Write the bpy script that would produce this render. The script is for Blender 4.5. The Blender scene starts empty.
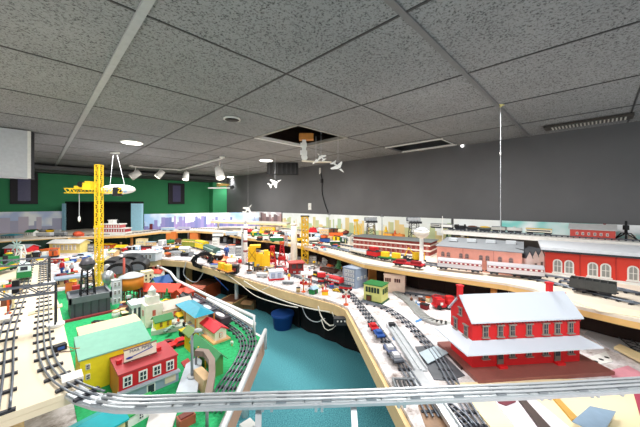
import bpy, math, random
from mathutils import Vector, Matrix
random.seed(7)
C = bpy.context.scene.collection
# ------------------------------------------------------------ camera, world, light, exposure
F, HZ, YAW = 282.0, 204.0, math.radians(44.64)      # focal length and horizon in pixels, heading between the two wall directions
CAMZ, CEIL = 1.4, 2.3
cam = bpy.data.cameras.new('camera'); cam.sensor_width = 36; cam.lens = 36*F/640
cam.shift_y = (HZ-213.5)/640.0; cam.clip_start = .02
co = bpy.data.objects.new('camera', cam); C.objects.link(co)
co.location = (0, 0, CAMZ); co.rotation_euler = (math.pi/2, 0, -(math.pi/2-YAW))
bpy.context.scene.camera = co
vs = bpy.context.scene.view_settings
vs.view_transform = 'Standard'; vs.look = 'None'; vs.gamma = 1; vs.use_curve_mapping = False
vs.exposure = 0.45
W = bpy.data.worlds.new('world'); bpy.context.scene.world = W; W.use_nodes = True
bg = W.node_tree.nodes['Background']; bg.inputs[0].default_value = (.95, .98, 1.0, 1); bg.inputs[1].default_value = .72
def area(name, loc, size, power, col=(1, .98, .95), rot=(0, 0, 0), sy=None):
    l = bpy.data.lights.new(name, 'AREA'); l.energy = power; l.color = col; l.size = size
    if sy: l.shape = 'RECTANGLE'; l.size_y = sy
    o = bpy.data.objects.new(name, l); C.objects.link(o); o.location = loc; o.rotation_euler = rot
    return o
area('left_fill_light', (-2.7, 1.6, 1.35), 3.2, 62, (.97, .99, 1), (0, -math.pi/2-.35, 0), 1.2)  # unseen area light added by the left wall to brighten the ceiling there
area('ceiling_fill_light', (.6, -.2, 2.24), .9, 30)  # from here on: hidden area lights added below the ceiling as room fill
area('ceiling_fill_light', (2.6, 1.0, 2.24), .7, 34)
area('ceiling_fill_light', (.2, 2.6, 2.24), .7, 34)
area('ceiling_fill_light', (2.6, 3.6, 2.24), .8, 42)
area('ceiling_fill_light', (.9, 5.6, 2.24), .8, 42)
area('ceiling_fill_light', (3.2, 6.6, 2.24), .8, 34)

# ------------------------------------------------------------ helpers
FX, FY = math.sin(math.pi/2-YAW), math.cos(math.pi/2-YAW)      # forward
RX, RY = FY, -FX                                               # right
def P(px, py, z):                                              # pixel on the horizontal plane z
    D = F*(CAMZ-z)/(py-HZ); L = (px-320)/F*D
    return Vector((D*FX+L*RX, D*FY+L*RY, z))
def PD(px, D, z):
    L = (px-320)/F*D
    return Vector((D*FX+L*RX, D*FY+L*RY, z))
def dep(p): return p[0]*FX+p[1]*FY
def mpp(p): return dep(p)/F
CAMR = math.radians(-45.4)                                     # yaw whose local x runs across the view
def lin(c):
    c /= 255.0
    return c/12.92 if c <= .04045 else ((c+.055)/1.055)**2.4
MATS = {}
def mat(rgb, rough=.55, metal=0, noise=.12, scale=30, emit=0, bump=0, spec=.4):
    key = (tuple(rgb), rough, metal, noise, scale, emit, bump)
    if key in MATS: return MATS[key]
    m = bpy.data.materials.new('paint_%d_%d_%d' % tuple(rgb)); m.use_nodes = True
    nt = m.node_tree; b = nt.nodes['Principled BSDF']
    c = [lin(v) for v in rgb]
    b.inputs['Roughness'].default_value = rough; b.inputs['Metallic'].default_value = metal
    b.inputs['Specular IOR Level'].default_value = spec
    if noise or bump:
        tc = nt.nodes.new('ShaderNodeTexCoord'); nz = nt.nodes.new('ShaderNodeTexNoise'); nz.inputs['Scale'].default_value = scale
        nz.inputs['Detail'].default_value = 4
        nt.links.new(tc.outputs['Object'], nz.inputs['Vector'])
        mx = nt.nodes.new('ShaderNodeMix'); mx.data_type = 'RGBA'
        mx.inputs[6].default_value = (*[max(0, v*(1-noise*1.3)) for v in c], 1)
        mx.inputs[7].default_value = (*[min(1, v*(1+noise)) for v in c], 1)
        nt.links.new(nz.outputs['Fac'], mx.inputs[0]); nt.links.new(mx.outputs[2], b.inputs['Base Color'])
        if bump:
            bp = nt.nodes.new('ShaderNodeBump'); bp.inputs['Strength'].default_value = bump; bp.inputs['Distance'].default_value = .01
            nt.links.new(nz.outputs['Fac'], bp.inputs['Height']); nt.links.new(bp.outputs[0], b.inputs['Normal'])
    else: b.inputs['Base Color'].default_value = (*c, 1)
    if emit:
        b.inputs['Emission Color'].default_value = (*c, 1); b.inputs['Emission Strength'].default_value = emit
    MATS[key] = m
    return m
class MB:
    def __init__(s): s.v = []; s.f = []; s.m = []; s.s = []
    def add(s, vs, fs, m=0, sm=False):
        o = len(s.v); s.v += [tuple(p) for p in vs]
        for f in fs: s.f.append([i+o for i in f]); s.m.append(m); s.s.append(sm)
        return s
    def box(s, c, d, m=0, rz=0, tilt=None):
        x, y, z = d[0]/2, d[1]/2, d[2]/2
        vs = [Vector((a, b, e)) for e in (-z, z) for a, b in ((-x, -y), (x, -y), (x, y), (-x, y))]
        if tilt: vs = [tilt @ v for v in vs]
        if rz: R = Matrix.Rotation(rz, 3, 'Z'); vs = [R @ v for v in vs]
        vs = [v+Vector(c) for v in vs]
        return s.add(vs, [(3, 2, 1, 0), (4, 5, 6, 7), (0, 1, 5, 4), (1, 2, 6, 5), (2, 3, 7, 6), (3, 0, 4, 7)], m)
    def bx(s, x0, x1, y0, y1, z0, z1, m=0): return s.box(((x0+x1)/2, (y0+y1)/2, (z0+z1)/2), (x1-x0, y1-y0, z1-z0), m)
    def cyl(s, a, b, r, r2=None, m=0, n=10):
        a, b = Vector(a), Vector(b); r2 = r if r2 is None else r2
        d = (b-a).normalized(); u = d.orthogonal().normalized(); w = d.cross(u)
        vs = []
        for p, q in ((a, r), (b, r2)):
            vs += [p+(u*math.cos(t)+w*math.sin(t))*q for t in [2*math.pi*k/n for k in range(n)]]
        o = len(s.v)
        s.add(vs, [(k, (k+1) % n, n+(k+1) % n, n+k) for k in range(n)], m, n > 6)
        s.f.append([o+k for k in range(n)][::-1]); s.f.append([o+n+k for k in range(n)]); s.m += [m, m]; s.s += [False, False]
        return s
    def tube(s, pts, r, m=0, n=6):
        pts = [Vector(p) for p in pts]; o = len(s.v); N = len(pts); rings = []
        for i, p in enumerate(pts):
            d = (pts[min(i+1, N-1)]-pts[max(i-1, 0)]).normalized()
            up = Vector((0, 0, 1)) if abs(d.z) < .9 else Vector((1, 0, 0))
            u = d.cross(up).normalized(); w = d.cross(u)
            rings += [p+(u*math.cos(t)+w*math.sin(t))*r for t in [2*math.pi*(k+.5)/n for k in range(n)]]
        fs = [(i*n+k, i*n+(k+1) % n, (i+1)*n+(k+1) % n, (i+1)*n+k) for i in range(N-1) for k in range(n)]
        fs += [tuple(range(n))[::-1], tuple((N-1)*n+k for k in range(n))]
        return s.add(rings, fs, m, n > 5)
    def prism(s, poly, ax, lo, hi, m=0):                       # polygon extruded along an axis; x: (y,z)  y: (x,z)  z: (x,y)
        n = len(poly)
        mk = {'x': lambda p, t: (t, p[0], p[1]), 'y': lambda p, t: (p[0], t, p[1]), 'z': lambda p, t: (p[0], p[1], t)}[ax]
        vs = [mk(p, lo) for p in poly]+[mk(p, hi) for p in poly]
        return s.add(vs, [tuple(range(n))[::-1], tuple(range(n, 2*n))]+[(k, (k+1) % n, n+(k+1) % n, n+k) for k in range(n)], m)
    def lathe(s, prof, c=(0, 0, 0), m=0, n=16):
        vs = [(c[0]+r*math.cos(2*math.pi*k/n), c[1]+r*math.sin(2*math.pi*k/n), c[2]+z) for r, z in prof for k in range(n)]
        J = len(prof)
        fs = [(j*n+k, j*n+(k+1) % n, (j+1)*n+(k+1) % n, (j+1)*n+k) for j in range(J-1) for k in range(n)]
        fs += [tuple(range(n))[::-1], tuple((J-1)*n+k for k in range(n))]
        return s.add(vs, fs, m, True)
    def ell(s, c, rx, ry, rz, m=0, n=12, j=8):
        vs = [(c[0]+rx*math.sin(math.pi*a/j)*math.cos(2*math.pi*k/n), c[1]+ry*math.sin(math.pi*a/j)*math.sin(2*math.pi*k/n), c[2]-rz*math.cos(math.pi*a/j)) for a in range(j+1) for k in range(n)]
        return s.add(vs, [(a*n+k, a*n+(k+1) % n, (a+1)*n+(k+1) % n, (a+1)*n+k) for a in range(j) for k in range(n)], m, True)
    def mesh(s, name, mats):
        me = bpy.data.meshes.new(name); me.from_pydata(s.v, [], s.f)
        for m in (mats if isinstance(mats, (list, tuple)) else [mats]): me.materials.append(m)
        me.polygons.foreach_set('material_index', s.m); me.polygons.foreach_set('use_smooth', s.s)
        me.validate(); me.update()
        return me
    def build(s, name, mats, parent=None, loc=None, label=None):
        o = bpy.data.objects.new(name, s.mesh(name, mats)); C.objects.link(o)
        if parent: o.parent = parent
        if loc: o.location = loc
        if label: o['label'] = label
        return o
def thing(name, label, cat, loc=(0, 0, 0), rz=0, group=None):
    o = bpy.data.objects.new(name, None); C.objects.link(o); o.empty_display_size = .05
    o.location = loc; o.rotation_euler = (0, 0, rz); o['label'] = label; o['category'] = cat
    if group: o['group'] = group
    return o
def tag(o, label, cat, group=None):
    o['label'] = label; o['category'] = cat
    if group: o['group'] = group
    return o
def struct(name, mb, mats):
    o = mb.build(name, mats); o['kind'] = 'structure'; return o
def inst(name, me, parent, loc, rz=0):
    o = bpy.data.objects.new(name, me); C.objects.link(o); o.parent = parent; o.location = loc; o.rotation_euler = (0, 0, rz); return o
# colours used again and again
WHITE = mat((236, 236, 232)); OFFW = mat((222, 216, 204)); BLACK = mat((22, 23, 26)); DARK = mat((48, 50, 54)); GREY = mat((128, 132, 136))
LGREY = mat((186, 190, 194)); SILVER = mat((200, 204, 208), .3, .7); RED = mat((196, 28, 36)); DRED = mat((120, 30, 34)); ORANGE = mat((214, 92, 36))
YEL = mat((240, 196, 30)); GREEN = mat((28, 120, 62)); DGREEN = mat((24, 74, 44)); BLUE = mat((40, 84, 160)); TEAL = mat((30, 150, 170))
WOOD = mat((222, 190, 140), .6, 0, .18, 12); OAK = mat((196, 130, 60), .6, 0, .25, 14); BROWN = mat((104, 62, 40)); CREAM = mat((238, 226, 176))
GLASS = mat((52, 60, 70), .15, 0, 0); STEEL = mat((112, 118, 128), .35, .6, .1, 40); TIE = mat((44, 46, 54), .6); PLY = mat((238, 222, 194), .6, 0, .1, 5)
PINK = mat((226, 156, 138)); BRICK = mat((122, 44, 40), .7, 0, .2, 60)

# ------------------------------------------------------------ the room
WX, WY = 4.61, 9.3
T0, T1, T2 = .53, .79, 1.02
def carpet():
    m = bpy.data.materials.new('teal_carpet'); m.use_nodes = True; nt = m.node_tree; b = nt.nodes['Principled BSDF']; b.inputs['Roughness'].default_value = .95
    tc = nt.nodes.new('ShaderNodeTexCoord'); n1 = nt.nodes.new('ShaderNodeTexNoise'); n1.inputs['Scale'].default_value = 130; n1.inputs['Detail'].default_value = 3
    cr = nt.nodes.new('ShaderNodeValToRGB'); cr.color_ramp.elements[0].position = .3; cr.color_ramp.elements[1].position = .7
    cr.color_ramp.elements[0].color = (lin(34), lin(108), lin(122), 1); cr.color_ramp.elements[1].color = (lin(104), lin(184), lin(194), 1)
    nt.links.new(tc.outputs['Object'], n1.inputs['Vector']); nt.links.new(n1.outputs['Fac'], cr.inputs[0]); nt.links.new(cr.outputs[0], b.inputs['Base Color'])
    bp = nt.nodes.new('ShaderNodeBump'); bp.inputs['Strength'].default_value = .5; nt.links.new(n1.outputs['Fac'], bp.inputs['Height']); nt.links.new(bp.outputs[0], b.inputs['Normal'])
    return m
struct('floor', MB().bx(-2.8, WX+.1, -2, WY+.1, -.1, 0), carpet())
GREYWALL = mat((101, 101, 103), .8, 0, .2, 1.6)
GWALL = mat((62, 156, 104), .7, 0, .08, 3)
struct('wall_right', MB().bx(WX, WX+.1, -2, WY+.1, 0, CEIL+.3), GREYWALL)
struct('wall_far', MB().bx(-2.8, WX, WY, WY+.1, 0, CEIL+.3), GWALL)
struct('wall_left', MB().bx(-2.9, -2.8, -2, WY+.1, 0, CEIL+.3), mat((150, 156, 150), .8))
struct('corner_pilaster', MB().bx(4.12, WX, WY-.28, WY, 0, CEIL), GWALL)
struct('soffit_beam', MB().bx(-2.8, WX, WY-.34, WY-.001, 2.12, CEIL).bx(-2.8, 4.1, WY-.6, WY-.42, 2.17, 2.25, 1), [mat((74, 76, 76)), mat((104, 106, 108), .4)])
# ceiling tiles with their tee grid; one tile is missing, and a light panel further right
def tile_mat():
    m = bpy.data.materials.new('speckled_tile'); m.use_nodes = True; nt = m.node_tree; b = nt.nodes['Principled BSDF']; b.inputs['Roughness'].default_value = .9
    b.inputs['Specular IOR Level'].default_value = .15
    tc = nt.nodes.new('ShaderNodeTexCoord'); n1 = nt.nodes.new('ShaderNodeTexNoise'); n1.inputs['Scale'].default_value = 95; n1.inputs['Detail'].default_value = 5; n1.inputs['Roughness'].default_value = .7
    cr = nt.nodes.new('ShaderNodeValToRGB'); cr.color_ramp.elements[0].position = .36; cr.color_ramp.elements[1].position = .5
    cr.color_ramp.elements[0].color = (lin(66), lin(67), lin(68), 1); cr.color_ramp.elements[1].color = (lin(160), lin(161), lin(163), 1)
    n2 = nt.nodes.new('ShaderNodeTexNoise'); n2.inputs['Scale'].default_value = 1.6; n2.inputs['Detail'].default_value = 3
    mx = nt.nodes.new('ShaderNodeMix'); mx.data_type = 'RGBA'; mx.blend_type = 'MULTIPLY'; mx.inputs[0].default_value = .35
    nt.links.new(tc.outputs['Object'], n1.inputs['Vector']); nt.links.new(tc.outputs['Object'], n2.inputs['Vector'])
    nt.links.new(n1.outputs['Fac'], cr.inputs[0]); nt.links.new(cr.outputs[0], mx.inputs[6]); nt.links.new(n2.outputs['Fac'], mx.inputs[7]); nt.links.new(mx.outputs[2], b.inputs['Base Color'])
    bp = nt.nodes.new('ShaderNodeBump'); bp.inputs['Strength'].default_value = .35; bp.inputs['Distance'].default_value = .01
    nt.links.new(n1.outputs['Fac'], bp.inputs['Height']); nt.links.new(bp.outputs[0], b.inputs['Normal'])
    return m
vx = [(-.5766+i*.9674)*.9 for i in range(-2, 7)]; uy = [(1.706+j*.9804)*.9 for j in range(-4, 10)]
cb = MB()
for i in range(len(vx)-1):
    for j in range(len(uy)-1):
        x0, x1, y0, y1 = vx[i], min(vx[i+1], WX), uy[j], min(uy[j+1], WY)
        if x0 >= WX or y0 >= WY: continue
        if i == 5 and j == 5: continue
        if i == 7 and j == 4:
            cb.bx(x0, 3.93, y0, y1, CEIL, CEIL+.02).bx(4.47, x1, y0, y1, CEIL, CEIL+.02); continue
        cb.bx(x0, x1, y0, y1, CEIL, CEIL+.02)
struct('ceiling', cb, tile_mat())
tb = MB()
for i, x in enumerate(vx):
    if x < WX: tb.bx(x-(.02 if i == 3 else .007), x+(.02 if i == 3 else .007), uy[0], WY, CEIL-(.012 if i == 3 else .004), CEIL, 0 if i == 3 else 1)
for j, y in enumerate(uy):
    if y < WY: tb.bx(-2.8, WX, y-(.016 if j == 3 else .006), y+(.016 if j == 3 else .006), CEIL-(.01 if j == 3 else .0035), CEIL, 2 if j == 3 else 1)
struct('trim_1', tb, [mat((168, 170, 172), .4), mat((60, 60, 62)), mat((112, 112, 114), .4)])
struct('trim_2', MB().bx(3.915, 3.945, 1.52, 2.42, CEIL-.012, CEIL+.01).bx(4.455, 4.485, 1.52, 2.42, CEIL-.012, CEIL+.01).bx(3.93, 4.47, 1.535, 1.55, CEIL-.01, CEIL), WHITE)
struct('ceiling_void', MB().bx(1.9, WX, 1.2, 3.6, CEIL+.34, CEIL+.36).bx(1.9, 1.92, 1.2, 3.6, CEIL+.02, CEIL+.34).bx(1.9, WX, 3.58, 3.6, CEIL+.02, CEIL+.34).bx(1.9, WX, 1.2, 1.22, CEIL+.02, CEIL+.34), mat((58, 42, 32)))
e = .02
struct('trim_3', MB().bx(vx[5]-e, vx[5]+e, uy[5], uy[6], CEIL-.01, CEIL+.03).bx(vx[6]-e, vx[6]+e, uy[5], uy[6], CEIL-.01, CEIL+.03).bx(vx[5], vx[6], uy[5]-e, uy[5]+e, CEIL-.01, CEIL+.03).bx(vx[5], vx[6], uy[6]-e, uy[6]+e, CEIL-.01, CEIL+.03, 1), [mat((150, 148, 142)), WHITE])
struct('trim_4', MB().bx(-1.3, -.055, 4.93, 5.25, 1.72, CEIL-.013).bx(-.06, -.03, 4.92, 4.96, 1.71, CEIL-.013, 1).bx(-.05, 0.0, 4.97, 5.25, 1.72, CEIL-.013, 2), [mat((196, 200, 206)), WHITE, DARK])
def wall_window(n, px0, px1, py0, py1):
    def on(px, py):
        t = (px-320)/F; D = WY/(FY+RY*t); return D*(FX+RX*t), CAMZ+(HZ-py)*D/F
    x0, z1 = on(px0, py0); x1, _ = on(px1, py0); _, z0 = on((px0+px1)/2, py1)
    w = MB().bx(x0, x1, WY-.05, WY-.001, z0, z1).bx(x0+.12, x1-.12, WY-.056, WY-.05, z0+.07, z1-.07, 1)
    struct('window_%d' % n, w, [mat((34, 30, 40)), mat((92, 90, 124), .2)])
wall_window(1, 10, 38, 172, 204); wall_window(2, 168, 184, 183, 204)
# air grille in the ceiling by the right wall
g = thing('ceiling_vent', 'dark rectangular air grille with a bright slotted end in the ceiling by the grey wall', 'vent', (4.2, .13, CEIL))
MB().bx(-.1, .1, -.38, .32, -.03, -.008).build('frame', mat((66, 62, 58)), g)
b = MB()
for k in range(20): b.bx(-.06, .06, -.33+k*.03, -.318+k*.03, -.038, -.026)
b.build('louvre', mat((206, 204, 196)), g)
# downlights
def downlight(px, py, r, lit, label, power=0):
    p = P(px, py, CEIL)
    t = thing('downlight', label, 'ceiling light', p)
    MB().lathe([(r*1.15, -.014), (r*1.15, -.001), (r*.6, -.001)], n=24).build('rim', WHITE, t)
    MB().lathe([(r*.95, -.018), (r*.95, -.0135)], n=24).build('lens', mat((255, 250, 240), .5, 0, 0, 30, 6) if lit else mat((26, 22, 20)), t)
    if power:
        l = bpy.data.lights.new('downlight_lamp', 'SPOT'); l.energy = power; l.spot_size = 2.2; l.spot_blend = .7; l.shadow_soft_size = .08
        o = bpy.data.objects.new('downlight_lamp', l); C.objects.link(o); o.parent = t; o.location = (0, 0, -.05)
downlight(132, 142, .13, True, 'large bright round ceiling light above the yellow tower crane', 30)
downlight(232, 118.5, .075, False, 'unlit round ceiling light with a black centre and white rim', 0)
downlight(266, 160, .13, True, 'lit round ceiling light left of the missing tile', 24)
downlight(231, 176.8, .13, True, 'lit round ceiling light throwing a pool on the wall corner', 36)
# spot track
t = thing('spotlight_track', 'white bent ceiling rail that carries the spotlights', 'track light')
q = [P(131, 166.5, CEIL-.03), P(180, 170, CEIL-.03), P(222, 158, CEIL-.03)]
MB().tube(q, .022, n=4).build('rail', WHITE, t)
MB().cyl(q[0]+Vector((0, 0, .0)), q[0]+Vector((0, 0, .03)), .05, m=0).cyl(q[2], q[2]+Vector((0, 0, .03)), .05).build('ceiling_mount', WHITE, t)
def spot(px, py, D, ax, label, s=1.0):
    p = PD(px, D, CEIL-.05); z = CAMZ+(HZ-py)*D/F
    t = thing('spotlight', label, 'spotlight', p, CAMR, 'white spotlights on the ceiling rail')
    zz = z-p.z
    MB().cyl((0, 0, 0), (0, 0, zz+.08), .012).box((0, 0, zz+.07), (.03, .05, .05)).build('stem', WHITE, t)
    d = Vector((math.sin(ax), -.35, -math.cos(ax))).normalized()*.1*s
    MB().cyl(Vector((0, 0, zz))-d, Vector((0, 0, zz))+d, .062*s, .078*s, n=16).build('lamp_head', WHITE, t)
    MB().cyl(Vector((0, 0, zz))+d*.98, Vector((0, 0, zz))+d*1.03, .066*s, n=16).build('bulb', mat((255, 246, 225), .5, 0, 0, 30, 2.5), t)
spot(135.5, 174.5, 6.6, -.9, 'leftmost white spotlight, near the end of the ceiling rail', 1.1)
spot(160, 174, 6.8, -.6, 'second white spotlight from the left on the ceiling rail')
spot(186, 176, 7.1, 0, 'white spotlight pointing straight down at the bend of the rail')
spot(219.5, 173, 5.6, .35, 'white spotlight at the right end of the rail, pointing to the corner', 1.15)
# ------------------------------------------------------------ tables and decks
def mottled():
    m = bpy.data.materials.new('worn_white_board'); m.use_nodes = True; nt = m.node_tree; b = nt.nodes['Principled BSDF']; b.inputs['Roughness'].default_value = .7
    tc = nt.nodes.new('ShaderNodeTexCoord'); vo = nt.nodes.new('ShaderNodeTexNoise'); vo.inputs['Scale'].default_value = 9; vo.inputs['Detail'].default_value = 8; vo.inputs['Roughness'].default_value = .75
    cr = nt.nodes.new('ShaderNodeValToRGB'); e = cr.color_ramp.elements; e[0].position = .34; e[0].color = (lin(120), lin(104), lin(96), 1); e[1].position = .56; e[1].color = (lin(228), lin(222), lin(224), 1)
    k = e.new(.44); k.color = (lin(190), lin(182), lin(180), 1)
    nt.links.new(tc.outputs['Object'], vo.inputs['Vector']); nt.links.new(vo.outputs['Fac'], cr.inputs[0]); nt.links.new(cr.outputs[0], b.inputs['Base Color']); return m
def slab(name, label, cat, poly, z, thick, mats, fascia=None, legs=()):
    t = thing(name, label, cat)
    MB().prism(poly, 'z', z-.018, z).build('table_top', mats[0], t)
    if thick:
        n = len(poly); ins = []
        b = MB(); es = fascia if fascia is not None else range(n)
        for k in es:
            a, c = Vector(poly[k]), Vector(poly[(k+1) % n]); d = (c-a); L = d.length; m = (a+c)/2; d.normalize()
            nrm = Vector((-d.y, d.x))
            b.box((m.x+nrm.x*.012, m.y+nrm.y*.012, z-.019-thick/2), (L, .022, thick), 0, math.atan2(d.y, d.x))
        b.build('edge_board', mats[1], t)
    for (x, y) in legs:
        MB().cyl((x, y, 0), (x, y, z-.02), .024, n=10).build('leg', mats[2], t)
    return t
PAINTED = mottled()
GRASS = mat((40, 172, 104), .9, 0, .4, 60, 0, .6)
mid = [(1.85, 1.5), (1.04, .51), (.74, .14), (1.1, -.75), (4.58, -.75), (4.58, 7.1), (-1.6, 7.1), (-1.6, 4.4), (.98, 4.4), (1.12, 4.95), (1.42, 4.95), (1.66, 4.5), (1.70, 4.1), (1.76, 3.0), (1.8, 2.4), (1.88, 1.66)]
slab('layout_table', 'wide white-topped train table with pine edge board around the far side of the aisle', 'table', mid[::-1], T0, .085, (PAINTED, WOOD, WHITE), legs=[(2.0, 1.345), (1.885, 3.42), (3.2, .6), (1.62, 4.8), (.4, 4.7), (3, 5), (-1, 4.6), (1.3, -.4)])
gt = [(-1.6, .6), (.1, .6), (.513, 1.027), (1.055, 1.55), (1.055, 3.72), (.75, 4.0), (-1.6, 4.0)]
slab('layout_table', 'low train table on the left of the aisle, topped with green grass mat', 'table', gt, T0, .09, (PAINTED, mat((196, 156, 132)), WHITE), legs=[(.98, 1.66), (.95, 3.5), (.1, .8), (-1.4, .8), (-1.4, 3.7)])
gm = MB().prism([(.14, .75), (.24, .79), (.5, 1.05), (1.03, 1.565), (1.03, 3.6), (.6, 3.8), (.12, 3.8), (.12, .9)], 'z', T0, T0+.006).build('grass_mat', GRASS); tag(gm, 'bright green grass mat lying under the village and loops on the left table', 'mat')
ld = [(.104, 1.22), (.104, 4.3), (-1.6, 4.3), (-1.6, 1.0), (-.3, 1.22)]
slab('raised_track_deck', 'pale plywood deck on the left carrying two straight tracks under the signal bridges', 'deck', ld, T1, .02, (PLY, PLY, WOOD), legs=[(-.05, 1.5), (-.05, 3.3), (-.9, 1.6), (-.9, 3.6)])
rd = [(2.25, -.75), (2.25, -.12), (2.28, .09), (2.52, .33), (2.55, .5), (2.44, 1.2), (2.40, 1.72), (2.56, 2.25), (2.74, 2.9), (2.84, 3.8), (2.72, 4.65), (2.85, 5.8), (2.6, 6.7), (2.0, 7.0), (1.25, 6.62), (.46, 7.0), (-.3, 7.1), (-1.6, 7.1), (-1.6, 9.0), (4.58, 9.0), (4.58, -.75)]
slab('raised_track_deck', 'long raised deck with honey pine edge along the grey wall and far end', 'deck', rd[::-1], T1, .035, (mat((226, 214, 196), .6, 0, .14, 4), mat((226, 184, 116), .55, 0, .2, 10), OAK), legs=[(2.6, .6), (2.7, 4.6), (1.4, 6.8), (-.2, 7.2), (3.6, 2), (-1.2, 7.3)])
slab('display_shelf', 'narrow white shelf above the raised deck along the grey wall', 'shelf', [(4.12, -.75), (4.57, -.75), (4.57, 1.62), (4.12, 1.62)], T2, .03, (WHITE, WHITE, WHITE), fascia=[2, 3], legs=[(4.35, -.4), (4.35, 1.4)])
sb = slab('corner_shelf', 'thin cream shelf crossing the far right corner above the deck', 'shelf', [(3.75, 4.7), (4.1, 5.0), (3.45, 6.9), (3.0, 6.7)], .99, .03, (OFFW, CREAM, WHITE), legs=[(3.8, 5.0), (3.2, 6.7)])
def block(name, px, py, z, w, d, h, m, label, cat='block', rz=0, group=None):
    p = P(px, py, z); b = MB().bx(-w/2, w/2, -d/2, d/2, 0, h).build(name, m); b.location = p; b.rotation_euler = (0, 0, rz); return tag(b, label, cat, group)
block('wood_block', 373, 280.5, T0, .1, .07, .222, OAK, 'orange pine block propping the raised deck between blue-grey and cream buildings', rz=CAMR)
for px, py, w, lab in ((171, 236, .26, 'wide orange support block under the far shelf, left of the pair'), (195, 235, .2, 'small orange support block under the far shelf, right of the pair'), (34, 243, .3, 'orange wooden support block under the shelf above the red engine shed')):
    p = P(px, py+6, T0); b = MB().bx(-w/2, w/2, -.05, .05, 0, T1-T0-.02).build('wood_block', mat((222, 128, 60))); b.location = p; b.rotation_euler = (0, 0, CAMR); tag(b, lab, 'block')
# dark sheets added under the tables and decks to stand in for shade
SHADE_BLACK = mat((16, 16, 18), .95, 0, .2, 8)
def shade_sheet(pts, z0, z1, label, m=SHADE_BLACK):
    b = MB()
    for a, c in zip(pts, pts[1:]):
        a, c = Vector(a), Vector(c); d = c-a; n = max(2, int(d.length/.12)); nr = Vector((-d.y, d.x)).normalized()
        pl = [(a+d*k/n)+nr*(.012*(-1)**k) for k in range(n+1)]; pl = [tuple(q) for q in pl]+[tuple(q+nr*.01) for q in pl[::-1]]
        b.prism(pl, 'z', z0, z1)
    return tag(b.build('under_table_shade', m), label, 'cloth')
shade_sheet([(1.32, -.5), (1.45, .55), (2.15, 1.5), (2.12, 2.4), (2.1, 3.2), (2.05, 4.7), (1.4, 5.3), (.8, 5.2), (-1.5, 5.0)], .0, T0-.03, 'black sheet added as shade under the pine-edged table beyond the aisle')
shade_sheet([(2.62, -.6), (2.66, .2), (2.86, .55), (2.75, 1.3), (2.72, 1.8), (2.86, 2.3), (3.0, 3.0), (3.1, 3.8), (3.0, 4.8), (3.1, 5.9), (2.8, 6.9)], T0+.01, T1-.025, 'dark sheet added as shade in the gap under the raised deck along the grey wall', mat((40, 26, 22), .95))
shade_sheet([(-1.5, 7.0), (2.7, 7.0)][::1], T0+.0, T1-.025, 'dark green sheet added as shade in the gap under the far shelf', mat((22, 44, 34), .95))
shade_sheet([(-1.5, 2.2), (.6, 2.2), (.7, 3.9)], 0, T0-.12, 'black sheet added as shade under the green village table')
# printed scenery boards
def backdrop(name, pts, z0, z1, m, label):
    b = MB(); n = len(pts)
    for i in range(n-1):
        a, c = Vector(pts[i]), Vector(pts[i+1]); d = c-a
        b.box(((a.x+c.x)/2, (a.y+c.y)/2, (z0+z1)/2), (d.length, .012, z1-z0), 0, math.atan2(d.y, d.x))
    return tag(b.build(name, m), label, 'backdrop')
def scenery(sky, low, band, sc=(6, 6, 3), z0=T1, z1=1.17, rough=.6):
    m = bpy.data.materials.new('printed_scenery'); m.use_nodes = True; nt = m.node_tree; b = nt.nodes['Principled BSDF']; b.inputs['Roughness'].default_value = .7
    tc = nt.nodes.new('ShaderNodeTexCoord'); se = nt.nodes.new('ShaderNodeSeparateXYZ'); nt.links.new(tc.outputs['Object'], se.inputs[0])
    mp = nt.nodes.new('ShaderNodeMapping'); mp.inputs['Scale'].default_value = sc; nt.links.new(tc.outputs['Object'], mp.inputs[0])
    vo = nt.nodes.new('ShaderNodeTexVoronoi'); vo.distance = 'CHEBYCHEV'; vo.inputs['Scale'].default_value = 1; nt.links.new(mp.outputs[0], vo.inputs['Vector'])
    nz = nt.nodes.new('ShaderNodeTexNoise'); nz.inputs['Scale'].default_value = 2.5; nt.links.new(tc.outputs['Object'], nz.inputs['Vector'])
    # skyline height = base + cell value
    sx = nt.nodes.new('ShaderNodeSeparateColor'); nt.links.new(vo.outputs['Color'], sx.inputs[0])
    h = nt.nodes.new('ShaderNodeMath'); h.operation = 'MULTIPLY_ADD'; h.inputs[1].default_value = (z1-z0)*.75; h.inputs[2].default_value = z0+(z1-z0)*.12; nt.links.new(sx.outputs[0], h.inputs[0])
    lt = nt.nodes.new('ShaderNodeMath'); lt.operation = 'LESS_THAN'; nt.links.new(se.outputs[2], lt.inputs[0]); nt.links.new(h.outputs[0], lt.inputs[1])
    cc = nt.nodes.new('ShaderNodeMix'); cc.data_type = 'RGBA'; cc.inputs[6].default_value = (*[lin(v) for v in low], 1); cc.inputs[7].default_value = (*[lin(v) for v in band], 1); nt.links.new(sx.outputs[1], cc.inputs[0])
    sk = nt.nodes.new('ShaderNodeMix'); sk.data_type = 'RGBA'; sk.inputs[6].default_value = (*[lin(v) for v in sky], 1); sk.inputs[7].default_value = (lin(240), lin(244), lin(246), 1)
    cr = nt.nodes.new('ShaderNodeValToRGB'); cr.color_ramp.elements[0].position = .42; cr.color_ramp.elements[1].position = .62; nt.links.new(nz.outputs['Fac'], cr.inputs[0]); nt.links.new(cr.outputs[0], sk.inputs[0])
    mx = nt.nodes.new('ShaderNodeMix'); mx.data_type = 'RGBA'; nt.links.new(lt.outputs[0], mx.inputs[0]); nt.links.new(sk.outputs[2], mx.inputs[6]); nt.links.new(cc.outputs[2], mx.inputs[7])
    nt.links.new(mx.outputs[2], b.inputs['Base Color']); return m
def pts_at(L): return [tuple(PD(px, D, 0)[:2]) for px, D in L]
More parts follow.
